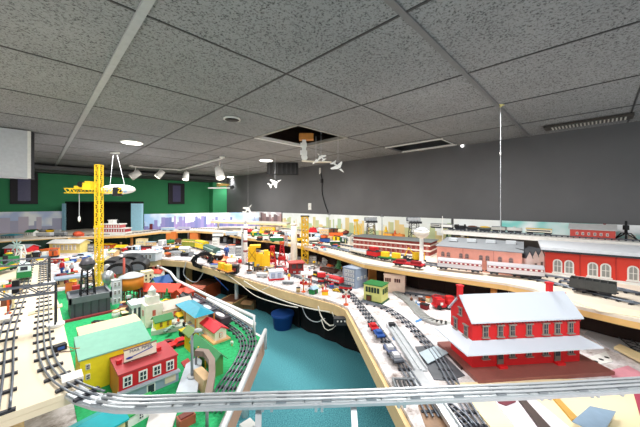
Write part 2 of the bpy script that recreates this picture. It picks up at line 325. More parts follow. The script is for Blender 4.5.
backdrop('photo_backdrop', pts_at([(-25, 5.55), (10, 5.95), (64, 6.55)]), T1, 1.235, scenery((180, 198, 230), (158, 166, 196), (200, 190, 202), (7, 7, .001), T1, 1.2), 'pale blue printed winter scene board under the left dark window')
backdrop('photo_backdrop', pts_at([(144, 6.65), (180, 7.0), (213, 7.5), (236, 7.75), (259, 7.9)]), T1, 1.165, scenery((160, 196, 232), (112, 124, 180), (170, 150, 204), (14, 14, .001), T1, 1.15), 'curved city skyline panorama board with purple and blue towers below the green wall')
WB = WX-.03
backdrop('photo_backdrop', [(WB, 5.95), (WB, 7.55)], T1, 1.18, scenery((196, 186, 194), (100, 84, 90), (176, 146, 146), (9, 9, .001), T2-.05, 1.2), 'greyish pink printed town board at the far end of the grey wall')
backdrop('photo_backdrop', [(WB, 1.64), (WB, 5.9)], T1, 1.17, scenery((226, 232, 230), (176, 200, 160), (228, 200, 140), (12, 12, .001), T1, 1.17), 'long pale printed countryside board standing behind the yellow towers')
backdrop('photo_backdrop', [(WB, .98), (WB, 1.6)], T2, 1.17, scenery((238, 240, 238), (214, 222, 190), (226, 200, 110), (1.2, 1.2, .001), T2-.08, 1.1), 'white and yellow printed board behind the pink factory')
backdrop('photo_backdrop', [(WB, -.75), (WB, .96)], T2, 1.17, scenery((70, 200, 190), (120, 210, 200), (226, 196, 110), (1, 1, .001), T2-.1, 1.09), 'turquoise sky printed board behind the red factory')
# dark stage with blue curtains
t = thing('display_stage', 'black-lined display stage with pale blue curtains behind the riverboat', 'stage', PD(98, 6.5, T1), CAMR)
w = 66*6.5/F
MB().bx(-w/2, w/2, .45, .47, 0, .66).bx(-w/2, -w/2+.02, 0, .45, 0, .66).bx(w/2-.02, w/2, 0, .45, 0, .66).bx(-w/2, w/2, 0, .45, .64, .67).build('box', mat((16, 18, 20), .8), t)
def curtain(x0, x1):
    b = MB(); n = 12; pl = [(x0+(x1-x0)*k/n, .02*math.sin(k*2.1)) for k in range(n+1)]; pl = pl+[(x, y+.02) for x, y in pl[::-1]]
    return b.prism(pl, 'z', .0, .62)
for a, c in ((-w/2-.07, -w/2+.02), (w/2, w/2+.27)): curtain(a, c).build('curtain', mat((150, 196, 214)), t)

# ------------------------------------------------------------ track
def spline(pts, step):
    pts = [Vector(p) for p in pts]
    if len(pts) == 2: Q = [pts[0].lerp(pts[1], k/20) for k in range(21)]
    else:
        Q = []; pp = [pts[0]*2-pts[1]]+pts+[pts[-1]*2-pts[-2]]
        for i in range(1, len(pp)-2):
            for k in range(12):
                t = k/12; a, b, c, d = pp[i-1:i+3]
                Q.append(.5*((2*b)+(c-a)*t+(2*a-5*b+4*c-d)*t*t+(3*b-a-3*c+d)*t**3))
        Q.append(pts[-1])
    out = [Q[0]]; acc = 0
    for i in range(1, len(Q)):
        d = (Q[i]-Q[i-1]).length
        while acc+d >= step:
            r = (step-acc)/d; q = Q[i-1].lerp(Q[i], r); out.append(q); Q[i-1] = q; d = (Q[i]-q).length; acc = 0
        acc += d
    return out
def track(pts, z, label, g=.046, step=.05, rail=.004, tiew=.07, individual=True, rails=3, m=STEEL, tm=TIE, tie=(.013, .008), name='train_track', group=None):
    if len(pts[0]) == 2 and isinstance(pts[0][0], (int, float)): pts = [P(px, py, z) for px, py in pts]
    Q = spline(pts, step/2); t = thing(name, label, 'train track', (Q[0].x, Q[0].y, z), 0, group)
    o = Vector((Q[0].x, Q[0].y, z)); Q = [q-o for q in Q]
    N = len(Q); nr = []
    for i in range(N):
        d = Q[min(i+1, N-1)]-Q[max(i-1, 0)]; d.z = 0; d.normalize(); nr.append(Vector((-d.y, d.x, 0)))
    for k in range(rails):
        off = (-g/2, 0, g/2)[k] if rails == 3 else (-g/2, g/2)[k]
        MB().tube([q+n*off+Vector((0, 0, tie[1]+rail)) for q, n in zip(Q, nr)], rail, n=6).build('rail', m, t)
    tm_ = MB().box((0, 0, tie[1]/2), (tie[0], tiew, tie[1])).mesh('tie', tm)
    idx = list(range(0, N, 2))
    if individual and len(idx) <= 100:
        for i in idx:
            inst('tie', tm_, t, Q[i], math.atan2(-nr[i].x, nr[i].y))
    else:
        b = MB()
        for i in idx: b.box(Q[i]+Vector((0, 0, tie[1]/2)), (tie[0], tiew, tie[1]), 0, math.atan2(-nr[i].x, nr[i].y))
        u = b.build('ties', tm, t); u['kind'] = 'stuff'
    return t
TG = dict(g=.046, tiew=.07)
track([(-2, 416), (3, 380), (8.5, 331)]+[(22, 292), (30, 262)], T1, 'left three-rail straight track with dark ties on the plywood deck', step=.13, rail=.004)
track([(44, 262), (44, 300), (43.5, 332), (46.5, 358), (57, 377), (76, 391), (102, 400)], T1, 'three-rail track that curves off the plywood deck into the foreground bridge', step=.10, rail=.0034, m=mat((136, 142, 150), .35, .5, .1, 40), g=.04)
SIL = mat((206, 210, 214), .3, .5, .1, 20)
t = track([(102, 400), (134, 403), (200, 400.5), (340, 396.5), (480, 391.5), (560, 388), (700, 379.5)], T1, 'silver three-rail track spanning the aisle on the foreground lift bridge', step=.14, g=.034, rail=.004, m=SIL, tm=mat((150, 156, 162), .4, .4), tie=(.03, .004), tiew=.046)
q0 = Vector(t.location)
br = thing('lift_bridge', 'long silver metal bridge plank carrying the foreground track across the aisle', 'bridge')
Q = spline([P(px, py, T1) for px, py in ((70, 387), (84, 395), (102, 400), (134, 403), (200, 400.5), (340, 396.5), (480, 391.5), (560, 388), (700, 379.5))], .08)
b = MB(); bb = MB()
for i in range(len(Q)-1):
    a, c = Q[i], Q[i+1]; d = c-a; ang = math.atan2(d.y, d.x); mm = (a+c)/2
    b.box((mm.x, mm.y, T1-.006), (d.length+.004, .044, .01), 0, ang)
b.build('deck_plate', mat((188, 194, 198), .4, .35, .12, 30), br)
side = MB(); n = Vector((-(Q[-1]-Q[0]).y, (Q[-1]-Q[0]).x, 0)).normalized()
side.tube([q+n*.025-Vector((0, 0, .008)) for q in Q], .007, n=4).build('side_rail', mat((96, 92, 90), .4, .5), br)
MB().tube([q-n*.024-Vector((0, 0, .010)) for q in Q], .006, n=4).build('side_rail', SIL, br)
for px in (259, 353):                                           # arms below the bridge, towards the viewer
    p = P(px, 400, T1-.02); q = P(px+(-1 if px < 300 else 2), 432, T1-.06)
    MB().tube([p, q], .013, n=4).build('support_arm', SIL, br)
    MB().cyl(q, (q.x, q.y, 0), .012).build('support_post', SIL, br)
k = 0
for px in (263, 272, 316, 322, 398, 404, 540, 548, 590, 596, 620):
    yy = 398-(max(0, px-330)*.05); p = P(px, yy+4, T1)-Vector((0, 0, .014)); MB().box(p, (.008, .02, .02), 0, CAMR).build('clip', SIL, br)
p = P(248, 424, .68); b = MB().bx(-.02, .02, -.02, .02, 0, .68).build('post', WHITE); b.location = (p.x, p.y, 0); tag(b, 'white square post under the foreground bridge at the green table corner', 'post')
# tracks on the near right table
track([(361, 302), (385, 309), (405, 322), (421, 338), (436, 356), (455, 388), (480, 430)], T0, 'curved three-rail track with black ties leading past the station forecourt', step=.075, rail=.0045)
track([(352, 296), (369, 318), (383, 338), (398, 360), (416, 388), (436, 425)], T0, 'three-rail track along the diagonal pine edge of the right table', step=.075, rail=.0045)
track([(440, 402), (458, 416), (474, 432)], T0, 'short dark track in the bottom foreground under the bridge', step=.03, individual=True)
track([(400, 293), (450, 300), (478, 306)], T0, 'short curved track behind the red crane truck', step=.05)
track([(408, 283), (470, 288), (560, 296), (640, 312)], T0+.001, 'dim track running beneath the raised deck, front one of two', step=.06, individual=False)
track([(418, 279), (480, 284), (560, 291), (640, 303)], T0+.001, 'dim track running beneath the raised deck, rear one of two', step=.06, individual=False)
# on the raised right deck
track([(318, 245.5), (370, 256), (430, 264), (500, 273), (560, 286), (640, 306)], T1, 'front track along the honey pine edge of the raised deck', step=.06, individual=False)
track([(290, 240), (340, 249), (375, 257), (430, 266), (485, 271.5), (548, 277), (600, 286), (640, 295)], T1+.001, 'middle track of the raised deck, under the silver passenger cars', step=.06, individual=False)
track([(560, 282), (600, 288), (642, 295)], T1+.002, 'track under the black gondola in front of the red factory', step=.05, individual=True)
track([(250, 232), (300, 238), (352, 247), (420, 259)], T1, 'back track of the raised deck beside the long brick warehouse', step=.06, individual=False)
# green table loops
track([(184, 290), (206, 303), (232, 319), (247, 330), (253, 344), (247, 362), (233, 385), (214, 420)], T0+.007, 'outer loop of track on the green mat beside the pipe rail', step=.065, g=.036, tiew=.052)
track([(205, 312), (226, 326), (239, 336), (244, 348), (237, 366), (222, 388), (204, 418)], T0+.007, 'inner loop of track on the green mat', step=.065, g=.036, tiew=.052)
# middle and far table
track([(250, 262), (290, 270), (335, 281), (352, 287)], T0, 'track along the front of the table beside the red crossing signals', step=.05)
track([(222, 258), (262, 268), (300, 278), (338, 290), (352, 296)], T0, 'track closest to the pine edge board on the far side of the aisle', step=.05)
track([(150, 250), (190, 245), (215, 248), (245, 256), (275, 262)], T0, 'far track curving past the yellow-green train', step=.07, individual=False)
track([(110, 262), (140, 255), (170, 252), (200, 256)], T0, 'far track behind the black hump sheds', step=.07, individual=False)
track([(28, 235), (60, 236.5), (130, 233.5), (175, 228.5), (210, 229), (232, 231)], T1, 'shelf track in front of the riverboat and panorama', step=.08, individual=False)
track([(4.3, -.6, T2), (4.3, .5, T2), (4.3, 1.6, T2)], T2, 'highest track on the white wall shelf', step=.05, individual=True)
track([(4.3, 1.7, T1), (4.3, 3.5, T1), (4.3, 5.6, T1)], T1, 'track along the foot of the grey wall below the printed board', step=.08, individual=False)
# ------------------------------------------------------------ builders
def win_mesh(w, h, frame, pane, arch=False, lintel=False, t=.006):
    b = MB()                                                    # in the x-z plane, facing -y, origin at the centre
    f = min(w, h)*.16
    if arch:
        n = 8; pl = [(w/2*math.cos(math.pi*k/n), h/2-w/2+w/2*math.sin(math.pi*k/n)) for k in range(n+1)]
        b.prism(pl+[(-w/2, -h/2), (w/2, -h/2)], 'y', -t, 0, 0)
        pi = [((w/2-f)*math.cos(math.pi*k/n), h/2-w/2+(w/2-f)*math.sin(math.pi*k/n)) for k in range(n+1)]
        b.prism(pi+[(-w/2+f, -h/2+f), (w/2-f, -h/2+f)], 'y', -t*1.2, -t*.9, 1)
        b.bx(-f*.2, f*.2, -t*1.5, -t, -h/2, h/2-f, 0).bx(-w/2, w/2, -t*1.5, -t, -f*.2, f*.2, 0).bx(-w*.6, w*.6, -t*2.2, 0, -h/2-f*.6, -h/2+f*.3, 0)
    else:
        b.bx(-w/2, w/2, -t, 0, -h/2, h/2, 0).bx(-w/2+f, w/2-f, -t*1.2, -t*.9, -h/2+f, h/2-f, 1)
        b.bx(-f*.22, f*.22, -t*1.5, -t, -h/2+f, h/2-f, 0).bx(-w/2+f, w/2-f, -t*1.5, -t, -f*.22, f*.22, 0)
        if lintel: b.bx(-w*.68, w*.68, -t*2, 0, h/2-f*.2, h/2+f, 0).bx(-w*.68, w*.68, -t*2.2, 0, -h/2-f*.7, -h/2+f*.2, 0)
    return b.mesh('window', [frame, pane])
def put_windows(t, me, w, d, spec, name='window'):
    for face, xs, z in spec:                                    # face, centres along the wall (fractions), height
        for fx in xs:
            if face == 'f': inst(name, me, t, (-w/2+w*fx, -d/2, z))
            elif face == 'l': inst(name, me, t, (-w/2, d/2-d*fx, z), -math.pi/2)
            elif face == 'r': inst(name, me, t, (w/2, -d/2+d*fx, z), math.pi/2)
def ev(n, m=.1): return [m+(1-2*m)*(k+.5)/n for k in range(n)]
def building(label, cat, p, w, d, h, wall, roof, rh=.04, kind='gable', oh=.012, rz=0, wins=(), wsize=(.02, .03), frame=None, pane=None, arch=False, lintel=False,
             name='model_building', group=None, base=None, chimney=None, door=None, loc_front=False, doorcol=None, parapet=False, trimb=None):
    t = thing(name, label, cat, p, rz, group)
    b = MB()
    if kind == 'gable': b.prism([(-d/2, 0), (d/2, 0), (d/2, h), (0, h+rh), (-d/2, h)], 'x', -w/2, w/2)
    elif kind == 'gabley': b.prism([(-w/2, 0), (w/2, 0), (w/2, h), (0, h+rh), (-w/2, h)], 'y', -d/2, d/2)
    else: b.bx(-w/2, w/2, -d/2, d/2, 0, h)
    b.build('wall', wall, t)
    r = MB(); q = .006
    if kind == 'gable':
        s = rh/(d/2)
        for sg in (-1, 1): r.prism([(0, h+rh), (0, h+rh+q), (sg*(d/2+oh), h-oh*s+q), (sg*(d/2+oh), h-oh*s)], 'x', -w/2-oh, w/2+oh)
    elif kind == 'gabley':
        s = rh/(w/2)
        for sg in (-1, 1): r.prism([(0, h+rh), (0, h+rh+q), (sg*(w/2+oh), h-oh*s+q), (sg*(w/2+oh), h-oh*s)], 'y', -d/2-oh, d/2+oh)
    elif kind == 'hip':
        x, y = w/2+oh, d/2+oh; k = max(0, x-y)*.9+.001
        r.add([(-x, -y, h), (x, -y, h), (x, y, h), (-x, y, h), (-k, 0, h+rh), (k, 0, h+rh)], [(3, 2, 1, 0), (0, 1, 5, 4), (1, 2, 5), (2, 3, 4, 5), (3, 0, 4)])
    elif kind == 'shed': r.prism([(-d/2-oh, h), (-d/2-oh, h+q), (d/2+oh, h+rh+q), (d/2+oh, h)], 'x', -w/2-oh, w/2+oh)
    else:
        r.bx(-w/2-oh, w/2+oh, -d/2-oh, d/2+oh, h, h+q)
    r.build('roof', roof, t)
    if parapet:
        MB().bx(-w/2-.004, w/2+.004, -d/2-.004, -d/2+.006, h, h+.014).bx(-w/2-.004, w/2+.004, d/2-.006, d/2+.004, h, h+.014).bx(-w/2-.004, -w/2+.006, -d/2, d/2, h, h+.014).bx(w/2-.006, w/2+.004, -d/2, d/2, h, h+.014).build('parapet', wall, t)
    if wins: put_windows(t, win_mesh(*wsize, frame or WHITE, pane or GLASS, arch, lintel), w, d, wins)
    if base: MB().bx(-w/2-base[0], w/2+base[0], -d/2-base[0], d/2+base[0], 0, base[1]).build('base', base[2], t)
    for cx, cy, ch in (chimney or ()):
        MB().box((cx, cy, h+ch/2), (.018, .018, ch)).box((cx, cy, h+ch), (.024, .024, .006)).build('chimney', RED if chimney and wall in (RED, ) else BRICK, t)
    for face, fx, dw, dh in (door or ()):
        me = MB().bx(-dw/2, dw/2, -.006, 0, 0, dh).bx(-dw*.4, dw*.4, -.008, -.005, dh*.08, dh*.9, 1).mesh('door', [frame or WHITE, doorcol or BROWN])
        put_windows(t, me, w, d, [(face, [fx], 0)], 'door')
    return t
def railcar(kind, a, b, z, h, col, label, cat='train car', group=None, col2=None, w=.085, name=None, wins=0, trim=None):
    """a, b: ends in pixels at rail height"""
    p, q = P(a[0], a[1], z+.02), P(b[0], b[1], z+.02)
    L = (q-p).length; c = (p+q)/2; rz = math.atan2(q.y-p.y, q.x-p.x)
    nm = name or {'box': 'boxcar', 'pass': 'passenger_car', 'gondola': 'gondola_car', 'flat': 'flatcar', 'tank': 'tank_car', 'loco': 'diesel_locomotive', 'steam': 'steam_locomotive', 'caboose': 'caboose', 'hopper': 'hopper_car'}[kind]
    t = thing(nm, label, cat, (c.x, c.y, z+.014), rz, group)
    col2 = col2 or DARK; w = min(w, L*.6)
    me = MB()
    for sx in (-1, 1):
        for sy in (-1, 1): me.cyl((sx*.02, sy*.02, .013), (sx*.02, sy*.03, .013), .013, n=10)
        me.cyl((sx*.02, -.02, .013), (sx*.02, .02, .013), .003, n=6)
    me.bx(-.032, .032, -.034, -.03, .008, .02).bx(-.032, .032, .03, .034, .008, .02)
    me = me.mesh('truck', TIE)
    for sx in (-1, 1): inst('truck', me, t, (sx*(L/2-.05) if L > .14 else sx*L*.22, 0, 0))
    f = .026; B = MB()
    MB().bx(-L/2, L/2, -w*.36, w*.36, .018, f+.004).bx(-L/2-.012, -L/2, -.006, .006, .018, .026).bx(L/2, L/2+.012, -.006, .006, .018, .026).build('underframe', TIE, t)
    top = max(h, f+.02)
    if kind in ('box', 'caboose'):
        B.bx(-L/2, L/2, -w/2, w/2, f, top-.012); nb = max(4, int(L/.03))
        for k in range(nb): B.bx(-L/2+L*(k+.5)/nb-.002, -L/2+L*(k+.5)/nb+.002, -w/2-.002, w/2+.002, f, top-.012)
        B.build('body', col, t)
        MB().prism([(-w/2-.003, top-.012), (0, top), (w/2+.003, top-.012)], 'x', -L/2-.004, L/2+.004).bx(-L/2, L/2, -.008, .008, top, top+.004).build('roof', col2, t)
        if kind == 'box':
            for sy in (-1, 1): MB().bx(-.03, .03, sy*(w/2+.003)-.002, sy*(w/2+.003)+.002, f+.004, top-.016).build('door', trim or col, t)
        else:
            MB().bx(-.035, .035, -w*.4, w*.4, top-.004, top+.026).bx(-.04, .04, -w*.45, w*.45, top+.026, top+.03).build('cupola', col, t)
    elif kind == 'pass':
        pr = [(-w/2, f), (-w/2, top-.022), (-w*.4, top-.008), (0, top), (w*.4, top-.008), (w/2, top-.022), (w/2, f)]
        B.prism(pr, 'x', -L/2, L/2).build('body', col, t)
        MB().bx(-L/2+.004, L/2-.004, -w/2-.0015, w/2+.0015, top-.046, top-.028).build('window_band', col2, t)
        me = MB().bx(-.008, .008, -w/2-.003, w/2+.003, -.006, .006).mesh('window', trim or WHITE)
        nw = int(L/.035)
        for k in range(nw): inst('window', me, t, (-L/2+L*(k+.5)/nw, 0, top-.037))
    elif kind in ('gondola', 'hopper'):
        B.bx(-L/2, L/2, -w/2, w/2, f, f+.006)
        for sy in (-1, 1): B.bx(-L/2, L/2, sy*w/2-.003, sy*w/2+.003, f, top)
        for sx in (-1, 1): B.bx(sx*L/2-.003, sx*L/2+.003, -w/2, w/2, f, top)
        nb = max(4, int(L/.035))
        for k in range(nb+1): B.bx(-L/2+L*k/nb-.002, -L/2+L*k/nb+.002, -w/2-.006, w/2+.006, f, top)
        B.bx(-L/2, L/2, -w/2-.006, w/2+.006, top-.004, top) if kind == 'hopper' else None
        B.build('body', col, t)
        if kind == 'hopper': MB().ell((0, 0, top-.012), L*.47, w*.45, .018, n=12, j=6).build('load', col2, t)
    elif kind == 'flat':
        B.bx(-L/2, L/2, -w/2, w/2, f, f+.01).build('deck', col, t)
        n = 2
        for k in range(n): MB().box((-L/4+L/2*k, 0, f+.01+(top-f)/2), (L*.3, w*.7, top-f)).build('load', col2, t)
    elif kind == 'tank':
        r = (top-f)/2
        B.cyl((-L/2+.01, 0, f+r), (L/2-.01, 0, f+r), r, n=16).cyl((0, 0, f+2*r-.004), (0, 0, f+2*r+.016), r*.4, n=12).build('tank', col, t)
        MB().box((0, 0, f), (L, w*.5, .008)).build('deck', col2, t)
    elif kind == 'loco':
        pr = [(-L/2, f), (-L/2, f+(top-f)*.45), (-L/2+.03, f+(top-f)*.6), (-L/2+.05, top), (L/2, top), (L/2, f)]
        B.prism(pr, 'y', -w/2, w/2).build('body', col, t)
        MB().bx(-L/2+.004, L/2, -w/2-.002, w/2+.002, f+.012, f+.03).build('stripe', col2, t)
        MB().prism([(-L/2+.034, f+(top-f)*.62), (-L/2+.05, top-.01), (-L/2+.075, top-.01), (-L/2+.075, f+(top-f)*.62)], 'y', -w/2-.003, w/2+.003).build('cab_window', GLASS, t)
    elif kind == 'steam':
        r = (top-f)*.38
        B.cyl((-L/2, 0, f+r), (L/4, 0, f+r), r, n=14).cyl((-L/2+.03, 0, f+2*r-.005), (-L/2+.03, 0, top+.012), .012, .016).cyl((-.0, 0, f+2*r-.005), (0, 0, top), .014).build('boiler', col, t)
        MB().bx(L/4, L/2, -w*.42, w*.42, f, top-.006).bx(L/4-.006, L/2+.006, -w*.46, w*.46, top-.006, top).build('cab', col2, t)
        for sx in (-.12, .02, .16):
            for sy in (-1, 1): MB().cyl((L*sx, sy*.03, .022), (L*sx, sy*.038, .022), .022, n=14).build('driving_wheel', col2, t)
    return t
def lattice(b, w, h, n, r=.003, w2=None, z0=0, m=0, brace=True):
    w2 = w if w2 is None else w2
    def c(k, z):
        s = (w+(w2-w)*z/h)/2; return Vector(((-s, s, s, -s)[k], (-s, -s, s, s)[k], z0+z))
    for k in range(4): b.tube([c(k, 0), c(k, h)], r, m, 4)
    for i in range(n):
        za, zb = h*i/n, h*(i+1)/n
        for k in range(4):
            k2 = (k+1) % 4
            if brace: b.tube([c(k, za), c(k2, zb)] if (i+k) % 2 else [c(k2, za), c(k, zb)], r*.7, m, 4)
            b.tube([c(k, zb), c(k2, zb)], r*.7, m, 4)
    return b
def water_tower(label, p, h, R, col, leg, rz=0, ball=False, name='water_tower', lw=None):
    t = thing(name, label, 'water tower', p, rz)
    lw = lw or R*1.5
    lattice(MB(), lw, h*.62, 4, .0045, lw*.75).build('lattice_stand', leg, t)
    if ball: MB().ell((0, 0, h*.62+R*.9), R, R, R, n=18, j=12).build('tank', col, t); MB().lathe([(R*1.03, -.004), (R*1.03, .004)], (0, 0, h*.62+R*.9)).build('walkway', leg, t)
    else:
        MB().lathe([(R*.3, h*.58), (R*.9, h*.66), (R, h*.72), (R, h*.92)], n=18).build('tank', col, t); MB().lathe([(R*1.05, h*.92), (0.002, h)], n=18).build('roof', LGREY, t)
    MB().cyl((0, 0, 0), (0, 0, h*.62), .006).build('pipe', leg, t)
    return t
def flood_tower(label, p, h, rz=0, col=DARK, group=None):
    t = thing('floodlight_tower', label, 'light tower', p, rz, group)
    lattice(MB(), .14, h*.8, 5, .005, .1).build('lattice_mast', col, t)
    MB().bx(-.09, .09, -.06, .06, h*.8, h*.8+.008).bx(-.09, .09, -.064, -.06, h*.8, h*.8+.03).build('platform', col, t)
    for k in range(4):
        x = -.066+.044*k
        l = MB().cyl((x, -.02, h*.93), (x, .03, h*.95), .026, .016, n=12).build('floodlight', LGREY, t)
    MB().bx(-.1, .1, .03, .04, h*.86, h).build('light_bar', GREY, t)
    return t
def auto(label, p, L, rz, col, cat='car', name='toy_car', group=None):
    t = thing(name, label, cat, p, rz, group); w = L*.42; h = L*.3
    MB().prism([(-L/2, h*.25), (-L/2, h*.6), (-L*.22, h*.66), (-L*.12, h), (L*.18, h), (L*.32, h*.66), (L/2, h*.6), (L/2, h*.25)], 'y', -w/2, w/2).build('body', col, t)
    MB().prism([(-L*.2, h*.66), (-L*.12, h*.94), (L*.17, h*.94), (L*.29, h*.66)], 'y', -w/2-.001, w/2+.001).build('window_band', GLASS, t)
    me = MB().cyl((0, -.003, 0), (0, .003, 0), h*.25, n=12).mesh('wheel', BLACK)
    for x in (-.3, .3):
        for y in (-.5, .5): inst('wheel', me, t, (L*x, w*y, h*.25))
    return t
def tree(label, p, h, col=DGREEN, cat='tree', name='model_tree'):
    t = thing(name, label, cat, p)
    MB().cyl((0, 0, 0), (0, 0, h*.3), h*.04).build('trunk', BROWN, t)
    b = MB(); n = 14
    for k in range(4):
        z0 = h*(.18+.2*k); r = h*(.3-.065*k); o = len(b.v)
        ring = [(r*(1+.18*random.uniform(-1, 1))*math.cos(2*math.pi*i/n), r*(1+.18*random.uniform(-1, 1))*math.sin(2*math.pi*i/n), z0+h*.03*random.uniform(-1, 1)) for i in range(n)]
        b.add(ring+[(0, 0, z0+h*.3)], [(i, (i+1) % n, n) for i in range(n)]+[tuple(range(n))[::-1]])
    b.build('foliage', col, t); return t
def figurine(label, p, h, top, leg, rz=0):
    b = MB()
    for s in (-1, 1):
        b.cyl((s*h*.06, 0, 0), (s*h*.07, 0, h*.48), h*.05, h*.075, 1, 8); b.cyl((s*h*.2, 0, h*.42), (s*h*.14, 0, h*.8), h*.03, h*.05, 0, 8)
    b.cyl((0, 0, h*.46), (0, 0, h*.84), h*.1, h*.15, 0, 10).ell((0, 0, h*.92), h*.07, h*.07, h*.085, 2)
    o = b.build('figurine', [top, leg, mat((222, 170, 140))]); o.location = p; o.rotation_euler = (0, 0, rz); return tag(o, label, 'figurine')
def crossing(label, p, h, rz=CAMR):
    t = thing('crossing_signal', label, 'signal', p, rz)
    MB().cyl((0, 0, 0), (0, 0, .01), .022).cyl((0, 0, 0), (0, 0, h), .005).build('post', ORANGE, t)
    MB().box((0, -.008, h*.9), (.07, .004, .012), 0, 0, Matrix.Rotation(.7, 3, 'Y')).box((0, -.01, h*.9), (.07, .004, .012), 0, 0, Matrix.Rotation(-.7, 3, 'Y')).build('crossbuck', OFFW, t)
    for s in (-1, 1): MB().cyl((s*.022, -.014, h*.6), (s*.022, .004, h*.6), .014, n=12).build('lamp', RED, t)
    return t
def house(label, px, py, z, wpx, hpx, wall, roof, dpx=None, kind='gable', rz=0, cat='building', wn=3, rows=1, name='model_house', frame=None, pane=None, rhf=.35, **k):
    p = P(px, py, z); s = mpp(p); w, h = wpx*s, hpx*s; d = (dpx or wpx*.7)*s
    wins = []
    for r in range(rows): wins += [('f', ev(wn), h*(r+.55)/rows), ('l', ev(max(1, int(wn*.7))), h*(r+.55)/rows)]
    return building(label, cat, p, w, d, h, wall, roof, h*rhf, kind, w*.05, rz, wins if wn else (), (w/wn*.5 if wn else .02, h/rows*.5), frame, pane, name=name, **k)
# ------------------------------------------------------------ right: the red station
p = P(472.4, 367.6, T0+.02); rz = CAMR+math.radians(5.7)
W_, D_, H_, RH = .616, .20, .243, .098
ux, uy_ = Vector((math.cos(rz), math.sin(rz), 0)), Vector((-math.sin(rz), math.cos(rz), 0))
c = p+ux*W_/2+uy_*D_/2
sred = mat((212, 26, 32), .6, 0, .08, 25); sroof = mat((214, 222, 234), .5, 0, .03, 8); slate = mat((150, 142, 134))
st = thing('model_station', 'big red two-storey station with pale grey roof and wraparound porch roof', 'building', (c.x, c.y, T0), rz)
MB().prism([(-D_/2, .02), (D_/2, .02), (D_/2, .02+H_), (0, .02+H_+RH), (-D_/2, .02+H_)], 'x', -W_/2, W_/2).build('wall', sred, st)
r = MB(); oh = .012; z = .02+H_; s = RH/(D_/2)
for sg in (-1, 1): r.prism([(0, z+RH), (0, z+RH+.008), (sg*(D_/2+oh), z-oh*s+.008), (sg*(D_/2+oh), z-oh*s)], 'x', -W_/2-oh, W_/2+oh)
r.build('roof', sroof, st)
r = MB(); o = .07; zi, zo = .160, .122; x, y, X, Y = W_/2+.001, D_/2+.001, W_/2+o, D_/2+o*.9
vi = [(-x, -y, zi), (x, -y, zi), (x, y, zi), (-x, y, zi)]; vo = [(-X, -Y, zo), (X, -Y, zo), (X, Y, zo), (-X, Y, zo)]
v8 = vi+vo+[(a, b, e-.007) for a, b, e in vi+vo]
r.add(v8, [(4+k, 4+(k+1) % 4, (k+1) % 4, k) for k in range(4)]+[(8+k, 8+(k+1) % 4, 12+(k+1) % 4, 12+k) for k in range(4)]+[(12+k, 12+(k+1) % 4, 4+(k+1) % 4, 4+k) for k in range(4)])
r.build('porch_roof', sroof, st)
b = MB()
for k in range(34): b.bx(-W_/2+W_*(k+.3)/34, -W_/2+W_*(k+.7)/34, -D_/2-.012, -D_/2, z-.022, z-.012)
b.bx(-W_/2, W_/2, -D_/2-.008, -D_/2, z-.014, z-.004).build('cornice', mat((150, 24, 28)), st)
wm = win_mesh(.03, .058, slate, GLASS, lintel=True)
xs = [484.6, 499, 510.7, 527.4, 544, 556, 569.6]; fr = [(q-472.4)/(579.5-472.4) for q in xs]
put_windows(st, wm, W_, D_, [('f', fr, .205), ('l', [.27, .75], .19)])
put_windows(st, win_mesh(.024, .04, slate, GLASS, lintel=True), W_, D_, [('l', [.5], .275)])
put_windows(st, win_mesh(.03, .04, slate, GLASS, lintel=True), W_, D_, [('f', [fr[0], fr[2], fr[3], fr[4], fr[6]], .085), ('l', [.4], .085)])
dm = MB().bx(-.017, .017, -.006, 0, -.04, .04).bx(-.012, .012, -.008, -.005, .0, .03, 1).mesh('door', [mat((110, 104, 96)), GLASS])
put_windows(st, dm, W_, D_, [('f', [fr[1], fr[5]], .06)], 'door')
sm = MB().bx(-.022, .022, -.03, 0, -.006, .006).mesh('doorstep', sred)
put_windows(st, sm, W_, D_, [('f', [fr[1], fr[5]], .026)], 'doorstep')
for cx in (-W_/2+.0, W_/2-.07):
    MB().bx(cx-.012, cx+.012, -.002, .022, z+RH-.02, z+RH+.05).bx(cx-.015, cx+.015, -.005, .025, z+RH+.05, z+RH+.058).build('chimney', sred, st)
MB().bx(-W_/2-.04, W_/2+.08, -D_/2-.105, D_/2+.08, 0, .02).build('platform', mat((140, 84, 76), .5), st)
# ------------------------------------------------------------ right table, flat pieces and forecourt
def sheet(name, pts, z, th, m, label, cat='sheet', tilt=0):
    q = [P(x, y, z) for x, y in pts]; c = sum(q, Vector())/len(q)
    pl = [(v.x-c.x, v.y-c.y) for v in q]
    ar = sum(pl[i][0]*pl[(i+1) % len(pl)][1]-pl[(i+1) % len(pl)][0]*pl[i][1] for i in range(len(pl)))
    if ar < 0: pl = pl[::-1]
    o = MB().prism(pl, 'z', 0, th).build(name, m); o.location = c
    if tilt: o.rotation_euler = (0, tilt, 0)
    return tag(o, label, cat)
sheet('asphalt_lot', [(415, 347), (434, 346), (465, 376), (448, 381), (434, 380)], T0, .004, mat((88, 92, 98), .5, 0, .5, 14), 'mottled dark grey lot board beside the station platform', 'board')
sheet('card_sheet', [(419, 353), (436, 346), (449, 353), (428, 364)], T0+.012, .003, mat((172, 188, 196)), 'slate blue card sheet lying on the dark lot board left of the station')
sheet('baseboard_strip', [(438, 344), (450, 343), (470, 368), (461, 370)], T0, .012, mat((70, 42, 38)), 'dark brown board strip at the left foot of the station platform', 'board')
t = sheet('metal_plate', [(408, 373), (420, 368), (433, 387), (417, 389)], T0+.005, .004, SILVER, 'silver metal plate with two dark holes on the near track', 'plate')
t = thing('track_bumper_frame', 'rounded dark grey frame with ribs in front of the foreground bridge', 'frame', P(408, 388, T0), .75)
